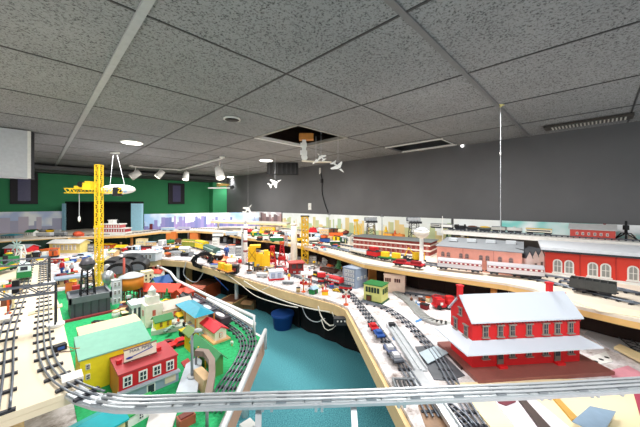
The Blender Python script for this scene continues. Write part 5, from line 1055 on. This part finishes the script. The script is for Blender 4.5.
M = [
 # far left, around the yellow crane, near table z=T0
 ('box', 66, 268, T0, 12, 6, 'white', 'pale blue', 'left of the dark ball tower', .3), ('fig', 62, 273, T1-.26, 3, 12, 'red', 'blue', 'by the rear signal bridge'), ('fig', 67, 275, T0, 3, 10, 'white', 'blue', 'on the left beside the low shelf'), ('fig', 72, 273, T0, 3, 10, 'silver', 'red', 'behind the low grey shelf'),
 ('car', 83, 258, T0, 16, 7, 'pale blue', 'pale blue', 'left of the crane mast at the back'), ('shed', 60, 262, T0, 14, 6, 'red', 'silver', 'behind the rear signal bridge'), ('car', 88, 266, T0, 12, 5, 'white', 'white', 'behind the dark ball tower'), ('box', 78, 262, T0, 14, 5, 'blue', 'white', 'behind the low grey shelf', .4),
 ('house', 103, 262, T0, 9, 7, 'cream', 'silver', 'right of the yellow crane mast'), ('silo', 107, 272, T0, 5, 8, 'silver', 'white', 'in front of the leftmost black shed'), ('fig', 104, 285, T0, 3, 9, 'white', 'black', 'at the foot of the yellow crane'), ('fig', 114, 282, T0, 3, 9, 'red', 'white', 'beside the pale grey tower'),
 ('block', 148, 255, T0, 12, 5, 'pale blue', 'white', 'above the long grey terminal'), ('box', 160, 251, T0, 14, 5, 'white', 'silver', 'on the far track left of the olive streamliner'), ('box', 145, 251, T0, 13, 5, 'dark red', 'black', 'on the far track behind the terminal'), ('box', 132, 255, T0, 13, 5, 'silver', 'black', 'behind the black sheds'), ('loco', 170, 254, T0, 15, 6, 'black', 'black', 'in front of the olive streamliner'),
 ('house', 112, 256, T0, 10, 6, 'tan', 'cream', 'behind the leftmost black shed'), ('house', 122, 251, T0, 10, 6, 'white', 'yellow', 'below the shelf edge right of the crane'), ('shed', 108, 248, T0, 12, 5, 'orange', 'yellow', 'beneath the far shelf behind the crane'), ('block', 142, 247, T0, 9, 8, 'cream', 'tan', 'under the shelf below the dark red hut'), ('block', 151, 248, T0, 8, 6, 'tan', 'pale blue', 'under the shelf right of the cream block'),
 ('house', 36, 262, T0, 9, 6, 'yellow', 'red', 'left of the pale yellow warehouse'), ('box', 30, 249, T0, 12, 4, 'white', 'red', 'above the red engine shed'), ('shed', 8, 247, T0, 12, 5, 'blue', 'teal', 'at the left edge beyond the red shed'), ('car', 4, 254, T0, 10, 4, 'red', 'red', 'at the left edge beyond the green locomotive'), ('house', 42, 252, T0, 8, 6, 'black', 'silver', 'left end of the pale yellow warehouse'), ('block', 92, 252, T0, 6, 8, 'grey', 'black', 'right end of the pale yellow warehouse'),
 ('silo', 162, 256.5, T0, 4, 7, 'white', 'silver', 'right of the long grey terminal'), ('box', 176, 251, T0, 9, 5, 'silver', 'white', 'beside the olive streamliner'), ('house', 185, 252.5, T0, 9, 6, 'silver', 'white', 'above the thick wooden post'), ('car', 197, 257.5, T0, 9, 4, 'white', 'white', 'left of the black wire bundle'), ('shed', 176, 255.5, T0, 12, 5, 'silver', 'grey', 'at the far table edge above the dark gap'), ('loco', 187, 256.5, T0, 12, 5, 'black', 'grey', 'at the far table edge left of the wire bundle'),
 # shelf T1 left
 ('box', 45, 236.5, T1, 14, 4, 'silver', 'white', 'on the far shelf left of the dark stage'), ('box', 60, 236, T1, 12, 4, 'grey', 'silver', 'on the far shelf at the foot of the stage'), ('house', 32, 236, T1, 8, 6, 'white', 'green', 'on the far shelf under the photo board'), ('shed', 12, 238, T1, 14, 4, 'grey', 'teal', 'on the far shelf at the left edge'), ('box', 168, 230.5, T1, 12, 3, 'pale blue', 'white', 'on the far shelf below the panorama, left'), ('box', 184, 230, T1, 12, 3, 'lilac', 'silver', 'on the far shelf below the panorama, right'),
 # around x 210-290, rows
 ('block', 216, 246, T0, 6, 8, 'white', 'silver', 'right of the yellow streamliner coach'), ('loco', 222, 243, T0, 10, 6, 'black', 'grey', 'leftmost of the engines before the white rocket'), ('loco', 232, 244, T0, 10, 6, 'black', 'silver', 'second of the engines before the white rocket'), ('loco', 240, 245, T0, 8, 6, 'dark red', 'black', 'beside the foot of the white rocket'), ('box', 218, 237, T1, 10, 4, 'white', 'grey', 'at the left end of the raised deck'), ('box', 232, 236, T1, 12, 4, 'silver', 'pale blue', 'on the raised deck left of the rocket'),
 ('block', 232, 254, T0, 6, 9, 'silver', 'orange', 'left of the white rocket base'), ('block', 239, 256, T0, 6, 9, 'grey', 'white', 'touching the left side of the rocket base'), ('silo', 219, 259, T0, 5, 8, 'white', 'pale blue', 'beside the blue dressed figure'), ('house', 232, 265, T0, 8, 6, 'pink', 'white', 'right of the rusty tray'), ('fig', 240, 268, T0, 3, 10, 'red', 'white', 'left of the chunky yellow loader'), ('box', 216, 268, T0, 12, 4, 'white', 'blue', 'at the table edge left of the yellow load', -1.0),
 ('box', 262, 240, T1, 14, 5, 'white', 'green', 'on the deck behind the yellow loader'), ('box', 277, 242, T1, 13, 5, 'green', 'white', 'on the deck behind the red derricks'), ('block', 268, 232, T1, 14, 5, 'yellow', 'tan', 'on the deck below the pink printed board'), ('tree', 256, 233, T1, 6, 7, 'dark green', 'green', 'left of the yellow block under the printed board'), ('tree', 262, 231, T1, 6, 6, 'green', 'green', 'beside the yellow block under the printed board'), ('tower', 286, 246, T1, 3, 16, 'silver', 'white', 'left of the white chimney'),
 ('box', 286, 234, T1, 12, 4, 'silver', 'white', 'on the deck left of the golden tower'), ('tank', 314, 242, T1, 10, 5, 'white', 'black', 'right of the golden tower on the deck'), ('box', 325, 243, T1, 10, 5, 'blue', 'black', 'second car right of the golden tower'), ('box', 335, 246, T1, 10, 5, 'dark green', 'white', 'third car right of the golden tower'), ('car', 315, 249, T1, 8, 4, 'silver', 'silver', 'at the deck edge right of the golden tower'),
 ('house', 336, 240, T1, 12, 7, 'yellow', 'orange', 'with rust patches behind the third car'), ('house', 312, 236, T1, 9, 6, 'pale blue', 'red', 'behind the golden tower'), ('block', 324, 236, T1, 9, 7, 'tan', 'white', 'left of the yellow house on the deck'), ('shed', 341, 234, T1, 9, 5, 'white', 'silver', 'at the foot of the printed board'), ('tower', 356, 236, T1, 4, 17, 'yellow', 'yellow', 'tall and narrow left of the floodlights'), ('tower', 360, 237, T1, 3, 16, 'yellow', 'white', 'right one of two beside the floodlights'),
 ('tower', 331, 255, T0, 2, 14, 'grey', 'white', 'in the dark gap below the deck'), ('car', 312, 268, T0, 9, 4, 'white', 'white', 'behind the canopy station'), ('house', 327, 264, T0, 9, 6, 'silver', 'white', 'behind the brown gondola'), ('block', 313, 262, T0, 7, 6, 'white', 'grey', 'right of the golden tower foot'), ('fig', 289, 280, T0, 3, 7, 'yellow', 'orange', 'in front of the dark red signal tower'), ('fig', 334, 263, T0, 3, 9, 'green', 'white', 'beside the conical tree'),
 ('box', 262, 277, T0, 11, 4, 'silver', 'white', 'at the table edge left of the transformer house', -.9), ('box', 288, 284, T0, 11, 3, 'grey', 'silver', 'at the table edge below the dark red tower', -.9), ('car', 262, 262, T0, 8, 4, 'white', 'white', 'between the yellow loaders and rocket'), ('silo', 290, 262, T0, 4, 9, 'silver', 'silver', 'left of the white chimney'), ('house', 283, 273, T0, 8, 5, 'red', 'red', 'between the derricks and the dark red tower'),
 ('tree', 386, 238, T1, 6, 12, 'yellow', 'yellow', 'autumnal, before the printed board'), ('tree', 395, 240, T1, 6, 10, 'orange', 'orange', 'autumnal, before the printed board'), ('tree', 447, 246, T1, 7, 12, 'dark green', 'green', 'behind the pink factory roof'),
 # village fillers
 ('tree', 167, 300, T0, 7, 12, 'green', 'green', 'between the church and the orange-red shed'), ('car', 173, 303, T0, 9, 4, 'pale blue', 'pale blue', 'right of the green tree near the church'), ('car', 168, 307, T0, 8, 4, 'white', 'white', 'behind the paved lot'), ('shed', 182, 312, T0, 12, 5, 'teal', 'green', 'left of the teal-roofed depot'), ('shed', 188, 322, T0, 12, 5, 'pale blue', 'teal', 'in front of the teal-roofed depot'), ('car', 205, 323, T0, 9, 4, 'silver', 'silver', 'between the depot and the scarlet roof'), ('car', 199, 327, T0, 8, 4, 'grey', 'grey', 'behind the yellow signal house'),
 ('fig', 207, 326, T0, 3, 8, 'red', 'black', 'near the scarlet-roofed yard house'), ('fig', 232, 347, T0, 3, 7, 'white', 'tan', 'in the bend of the track loop'), ('house', 125, 312, T0, 9, 6, 'orange', 'brown', 'behind the beige annex'), ('car', 127, 322, T0, 8, 4, 'dark red', 'dark red', 'behind the beige annex'), ('silo', 116, 318, T0, 7, 8, 'white', 'cream', 'beside the beige annex'), ('box', 128, 308, T0, 14, 4, 'dark red', 'black', 'in front of the amber tank'), ('fig', 121, 311, T0, 3, 8, 'blue', 'black', 'near the white silo'), ('box', 100, 325, T0, 14, 4, 'red', 'black', 'behind the yellow factory roof'),
 ('car', 172, 331, T0, 4, 3, 'yellow', 'yellow', 'behind the parked lot cars'), ('shed', 142, 306, T0, 10, 5, 'silver', 'white', 'behind the columned hall'), ('tree', 178, 300, T0, 5, 8, 'dark green', 'green', 'left of the orange-red shed'),
]
for a in M: mini(*a)
# strings of freight cars, each colour pair once in a string
def string(px0, py0, px1, py1, z, n, h, where, pairs, kinds=('box',), gap=.9):
    a, b = P(px0, py0, z), P(px1, py1, z); d = b-a; rz = math.atan2(d.y, d.x); L = d.length/n
    for k in range(n):
        p = a+d*(k+.5)/n; c1, c2 = pairs[k % len(pairs)]; kind = kinds[k % len(kinds)]; w = L*gap; m1, m2 = COL[c1], COL[c2]
        t = thing({'box': 'boxcar', 'tank': 'tank_car', 'hop': 'hopper_car', 'flat': 'flatcar'}[kind], '%s %s %s' % (c1 if c1 == c2 else c1+' and '+c2, {'box': 'boxcar', 'tank': 'tank car', 'hop': 'loaded hopper', 'flat': 'flatcar'}[kind], where), 'train car', (p.x, p.y, z+.012), rz, 'cars '+where)
        if kind == 'box': MB().bx(-w/2, w/2, -.035, .035, .02, h*.88).build('body', m1, t); MB().prism([(-.037, h*.88), (0, h), (.037, h*.88)], 'x', -w/2, w/2).build('roof', m2, t); MB().bx(-w*.12, w*.12, -.037, .037, .025, h*.8).build('door', m2, t)
        elif kind == 'tank': MB().cyl((-w/2, 0, h*.58), (w/2, 0, h*.58), h*.34, n=12).cyl((0, 0, h*.85), (0, 0, h*1.05), .012).build('tank', m1, t); MB().bx(-w/2, w/2, -.03, .03, .02, .03).build('underframe', m2, t)
        elif kind == 'hop': MB().prism([(-w/2, h*.8), (-w*.3, .025), (w*.3, .025), (w/2, h*.8)], 'y', -.035, .035).build('body', m1, t); MB().ell((0, 0, h*.8), w*.44, .032, h*.18, j=6).build('load', m2, t)
        else: MB().bx(-w/2, w/2, -.034, .034, .02, .032).build('deck', m1, t); MB().bx(-w*.35, w*.35, -.028, .028, .032, h*.75).build('load', m2, t)
        for s in (-1, 1): MB().bx(s*w*.3-.022, s*w*.3+.022, -.022, .022, -.003, .02).build('truck', TIE, t)
K4 = ('box', 'tank', 'hop', 'flat', 'box')
PR = [('white', 'grey'), ('red', 'black'), ('silver', 'white'), ('green', 'yellow'), ('brown', 'black'), ('cream', 'red'), ('black', 'silver'), ('pale blue', 'white'), ('orange', 'brown'), ('grey', 'tan'), ('yellow', 'black'), ('dark green', 'silver'), ('pink', 'white'), ('teal', 'grey')]
string(242, 233.5, 300, 239.5, T1, 9, .10, 'in the back string beyond the red derricks', PR, K4)
string(252, 236.8, 302, 243.5, T1, 8, .09, 'in the string at the bend of the raised deck', PR[3:]+PR[:3], K4[::-1])
string(310, 239, 348, 244, T1, 6, .10, 'in the middle string right of the golden tower', PR[6:]+PR[:6], K4)
string(310, 232.5, 346, 235, T1, 5, .11, 'in the rear string right of the golden tower', PR[1:], K4[1:])
string(100, 257.5, 140, 251.5, T0, 6, .11, 'in the string behind the black sheds', PR[2:], K4)
string(140, 256.5, 182, 251, T0, 6, .11, 'in the string before the olive streamliner', PR[5:], K4[2:])
string(28, 241.5, 100, 240.5, T0, 8, .10, 'in the string under the left far shelf', PR, K4)
string(30, 234.3, 62, 233.6, T1, 4, .09, 'on the far shelf left of the dark stage', PR[8:], K4)
string(202, 258.5, 222, 262.5, T0, 3, .11, 'on the far table edge beyond the rusty tray', PR[4:], K4)
string(246, 254, 292, 262, T0, 6, .10, 'in the string behind the yellow loaders', PR[7:]+PR[:7], K4[::-1])
string(312, 276, 340, 283, T0, 4, .07, 'in the string behind the gate house', PR[10:], K4[3:])
string(455, 243.5, 500, 246, T1, 5, .10, 'in the string behind the pink factory', PR[9:]+PR[:3], K4)
string(4, 262, 58, 258, T1, 6, .09, 'in the string at the back of the plywood deck', PR[3:], K4[2:])
string(240, 262, 262, 268.5, T0, 3, .07, 'in front of the white rocket', PR[11:], K4)
string(158, 246.5, 182, 244, T0, 3, .12, 'on the far track left of the olive streamliner', PR[2:], K4)
# small odds and ends between the tracks, by landmark; each colour pair and kind once per landmark
def scatter(n, cx, cy, rx, ry, z, where, seed, kinds=('car', 'crate', 'hut', 'drum', 'fig', 'post')):
    R = random.Random(seed); used = set(); cs = ['white', 'red', 'silver', 'black', 'cream', 'blue', 'orange', 'green', 'grey', 'yellow', 'brown', 'pale blue', 'dark red', 'tan']
    for k in range(n):
        for _ in range(50):
            kind, c1, c2 = R.choice(kinds), R.choice(cs), R.choice(cs)
            if c1 != c2 and (kind, c1) not in used: break
        used.add((kind, c1)); a = k*2.4; r = ((k+.5)/n)**.5
        p = P(cx+rx*r*math.cos(a), cy+ry*r*math.sin(a), z); rz = R.choice((0, CAMR, math.pi/2))+R.uniform(-.2, .2)
        m1, m2 = COL[c1], COL[c2]; g = 'odds and ends '+where
        if kind == 'car': auto('%s toy car %s' % (c1, where), p, .085, rz, m1, group=g)
        elif kind == 'crate': t = thing('crate', 'small %s crate with %s lid %s' % (c1, c2, where), 'crate', p, rz, g); MB().bx(-.03, .03, -.022, .022, 0, .035).build('body', m1, t); MB().bx(-.033, .033, -.025, .025, .035, .041).build('lid', m2, t)
        elif kind == 'hut': t = thing('hut', 'tiny %s hut with %s roof %s' % (c1, c2, where), 'building', p, rz, g); MB().bx(-.035, .035, -.03, .03, 0, .05).bx(-.012, .012, -.032, -.03, 0, .035, 1).build('wall', [m1, DARK], t); MB().prism([(-.038, .05), (.038, .05), (0, .075)], 'x', -.042, .042).build('roof', m2, t)
        elif kind == 'drum': t = thing('drum', 'small %s drum with %s rim %s' % (c1, c2, where), 'drum', p, rz, g); MB().cyl((0, 0, 0), (0, 0, .04), .02, n=12).build('body', m1, t); MB().cyl((0, 0, .04), (0, 0, .045), .022, n=12).build('rim', m2, t)
        elif kind == 'fig': figurine('little %s and %s figurine %s' % (c1, c2, where), p, .065, m1, m2, rz)['group'] = g
        else: t = thing('lamp_post', 'small %s lamp post with %s head %s' % (c1, c2, where), 'lamp post', p, rz, g); MB().cyl((0, 0, 0), (0, 0, .09), .005, n=6).cyl((0, 0, 0), (0, 0, .006), .014, n=8).build('post', m1, t); MB().bx(-.016, .016, -.012, .012, .09, .11).build('head', m2, t)
scatter(14, 70, 281, 15, 11, T0, 'left of the yellow crane foot', 1)
scatter(12, 74, 262, 22, 5, T0, 'behind the dark ball tower', 2)
scatter(12, 160, 254, 28, 3, T0, 'near the thick wooden post', 3)
scatter(12, 227, 261, 12, 4, T0, 'around the rusty tray', 4)
scatter(10, 262, 272, 14, 4, T0, 'in front of the yellow loaders', 5)
scatter(12, 318, 290, 24, 5, T0, 'between the two crossing signals', 6)
scatter(10, 326, 270, 18, 5, T0, 'left of the blue-grey block', 7)
scatter(8, 330, 247, 22, 4, T1, 'by the deck edge right of the golden tower', 8)
scatter(8, 265, 238, 22, 3, T1, 'on the bend of the raised deck', 9)
scatter(9, 128, 312, 12, 6, T0+.006, 'between the amber tank and the beige annex', 10)
scatter(8, 188, 328, 13, 8, T0+.006, 'around the front of the teal-roofed depot', 11)
scatter(8, 150, 305, 22, 6, T0+.006, 'around the white church', 12)
scatter(8, 10, 300, 8, 16, T1, 'at the left edge of the plywood deck', 13, ('crate', 'drum', 'post'))
scatter(8, 20, 250, 16, 3, T0, 'behind the red engine shed', 14)
scatter(8, 128, 247, 22, 3, T0, 'under the far shelf right of the crane', 15)
scatter(6, 420, 305, 10, 6, T0, 'left of the red crane truck', 16, ('crate', 'drum', 'fig'))
scatter(6, 500, 290, 40, 3, T0, 'under the raised deck behind the station', 17, ('crate', 'drum', 'post'))
# ------------------------------------------------------------ things hung from the ceiling
def wires(t, pts, z, m=LGREY, r=.0022):
    for p in pts: MB().tube([p, (p[0], p[1], z)], r, n=4).build('hanging_wire', m, t)
def jet(px, py, D, L, label, yaw, pitch=.3, col=WHITE):
    p = PD(px, D, CAMZ+(HZ-py)*D/F); t = thing('model_jet', label, 'model aircraft', p, CAMR, 'model jets hung from the ceiling')
    R = Matrix.Rotation(pitch, 3, 'X') @ Matrix.Rotation(yaw, 3, 'Z'); T = lambda v: tuple(R @ Vector(v))
    MB().cyl(T((-L/2, 0, 0)), T((L*.3, 0, 0)), L*.06, L*.06, n=10).cyl(T((L*.3, 0, 0)), T((L*.55, 0, 0)), L*.06, .002, n=10).build('fuselage', col, t)
    for s in (-1, 1):
        b = MB(); v = [(L*.16, s*L*.05, 0), (-L*.14, s*L*.05, 0), (-L*.2, s*L*.46, 0), (-L*.11, s*L*.46, 0)]; v = [T(q) for q in v]; v2 = [(a, c, e+.006) for a, c, e in v]
        b.add(v+v2, [(0, 1, 2, 3), (7, 6, 5, 4), (0, 3, 7, 4), (1, 0, 4, 5), (2, 1, 5, 6), (3, 2, 6, 7)]).build('wing', col, t)
        b = MB(); v = [(-L*.34, s*L*.04, 0), (-L*.48, s*L*.04, 0), (-L*.52, s*L*.24, L*.03), (-L*.45, s*L*.24, L*.03)]; v = [T(q) for q in v]; v2 = [(a, c+.004, e+.004) for a, c, e in v]
        b.add(v+v2, [(0, 1, 2, 3), (7, 6, 5, 4), (0, 3, 7, 4), (1, 0, 4, 5), (2, 1, 5, 6), (3, 2, 6, 7)]).build('tail_fin', col, t)
    MB().ell(T((L*.2, 0, L*.05)), L*.09, L*.035, L*.035, n=10).build('canopy', GLASS, t)
    wires(t, [(0, 0, 0)], CEIL-p.z)
jet(338, 167, 3.6, .2, 'white model jet with twin tail fins nearest the wall, right of the missing tile', -.9, 1.0)
jet(275, 183, 5.2, .24, 'white model jet hanging below the black ceiling vent', .6, 1.0)
jet(248, 209, 6.6, .26, 'pale model jet hanging lowest, near the panorama', 1.0, 1.1)
jet(321, 157, 3.4, .13, 'small white model jet beside the white ceiling bracket', 2.2, 1.0)
p = PD(306, 3.75, CEIL-.02); t = thing('ceiling_bracket', 'white bracket device with wooden block hanging from the missing tile', 'bracket', p, CAMR)
MB().bx(-.09, .1, -.05, .05, -.03, .05).build('wood_block', OAK, t); MB().bx(-.05, .0, -.03, .03, -.3, -.03).box((-.03, -.02, -.1), (.08, .06, .05)).box((-.03, -.02, -.2), (.09, .06, .05)).cyl((-.02, -.05, -.26), (-.02, .03, -.26), .04, n=12).build('bracket_arm', WHITE, t)
t = thing('model_glider', 'cream white model glider with broad wing below the ceiling bracket', 'model aircraft', PD(316, 3.75, CAMZ+(HZ-162)*3.75/F), CAMR+.3)
MB().prism([(-.2, -.02), (.2, -.03), (.22, .0), (.0, .07), (-.18, .04)], 'z', 0, .012).build('wing', mat((232, 226, 206)), t); MB().cyl((-.02, -.1, .0), (0, .14, .0), .02, .006, n=10).build('fuselage', WHITE, t); wires(t, [(0, 0, 0)], CEIL-PD(316, 3.75, CAMZ+(HZ-162)*3.75/F).z)
t = thing('air_vent', 'black ribbed vent box hanging from the ceiling near the far wall', 'vent', PD(283, 6.2, CEIL-.01), CAMR); w = 30*6.2/F
MB().bx(-w/2, w/2, -.1, .1, -.25, 0).build('box', mat((20, 20, 22)), t)
for k in range(7): MB().bx(-w/2+w*(k+.3)/7, -w/2+w*(k+.6)/7, -.115, -.1, -.24, -.01).build('rib', mat((48, 48, 50)), t)
# airship
p = PD(118, 4.9, CAMZ+(HZ-189.5)*4.9/F); t = thing('model_airship', 'white oval airship with pale blue belly hung beside the crane top', 'model aircraft', p, CAMR)
MB().ell((0, 0, 0), .30, .12, .085, n=24, j=12).build('hull', WHITE, t); MB().ell((0, -.02, -.012), .25, .115, .07, n=24, j=10).build('belly', mat((176, 206, 232)), t); MB().bx(-.08, .06, -.03, .03, -.115, -.08).build('gondola', DARK, t); MB().box((-.2, 0, -.06), (.08, .03, .05)).build('fin', LGREY, t)
zc = CEIL-p.z
MB().tube([(-.14, 0, .06), (-.08, 0, zc-.02)], .003, n=4).build('hanging_wire', LGREY, t); MB().tube([(.12, 0, .06), (-.02, 0, zc-.02)], .003, n=4).build('hanging_wire', LGREY, t); MB().bx(-.12, .02, -.02, .02, zc-.025, zc-.001).build('hanger_bar', WHITE, t)
# winged plane near the corner
p = PD(222, 6.0, CAMZ+(HZ-188)*6/F); t = thing('model_plane', 'white long-winged model plane with brass body near the room corner', 'model aircraft', p, CAMR)
MB().prism([(-.3, -.0), (-.28, .05), (.18, .0), (.18, -.03), (-.27, -.03)], 'z', -.01, .012).build('wing', WHITE, t); MB().cyl((-.1, 0, .07), (.16, 0, .07), .035, .02, n=12).build('fuselage', mat((190, 160, 90), .3, .6), t); MB().ell((.21, 0, .01), .045, .045, .045).build('nose_ball', DARK, t)
for x in (-.05, .1): MB().cyl((x, 0, .0), (x, 0, .08), .006).build('strut', OAK, t)
wires(t, [(.0, 0, .08)], CEIL-p.z)
# eye hook with long wire
p = P(500.6, 105, CEIL); t = thing('hanging_line', 'thin pale line hanging from a brass ceiling hook down to the wall shelf', 'wire', p)
MB().tube([(0, 0, 0), (0, 0, -1.18)], .0022, n=4).build('line', LGREY, t); MB().lathe([(.03, -.006), (.03, -.001)], n=14).cyl((0, 0, -.02), (0, 0, 0), .008).build('hook', mat((230, 220, 150), .3, .4), t); MB().cyl((0, 0, -.46), (0, 0, -.43), .005).build('knot', WHITE, t)
# wall fittings
def wallp(px, py):
    t = (px-320)/F; D = WX/(FX+RX*t); return Vector((WX-.001, D*(FY+RY*t), CAMZ+(HZ-py)*D/F))
q = wallp(310, 206.5); o = MB().bx(-.012, 0, -.05, .05, -.08, .08).bx(-.018, -.012, -.012, .012, -.02, .02, 1).build('switch_plate', [WHITE, OFFW]); o.location = q; tag(o, 'white switch plate on the grey wall above the golden tower', 'switch')
t = thing('wall_cable', 'black cable with connector hanging down the grey wall', 'cable', wallp(323, 172)); z0 = t.location.z
q = [wallp(321, 173), wallp(322.5, 180), wallp(322.5, 192), wallp(325, 203), wallp(329, 214)]
MB().tube([v-Vector(t.location)-Vector((.012, 0, 0)) for v in spline(q, .05)], .011, n=5).build('cable', BLACK, t); MB().box(wallp(322.5, 181)-Vector(t.location)-Vector((.02, 0, 0)), (.03, .05, .09)).build('connector', BLACK, t); MB().box(wallp(320.5, 171)-Vector(t.location)-Vector((.015, 0, 0)), (.02, .04, .14)).build('white_lead', WHITE, t)
t = thing('ceiling_bulb', 'tiny white lamp where ceiling meets the grey wall', 'light', wallp(463, 146)-Vector((.03, 0, 0))); MB().ell((0, 0, 0), .025, .025, .025).build('bulb', mat((255, 255, 255), .5, 0, 0, 30, 1.5), t); MB().cyl((0, 0, 0), (.03, 0, 0), .012).build('holder', GREY, t)
# pinned marks: a small poster edge and stains come from the wall paint itself
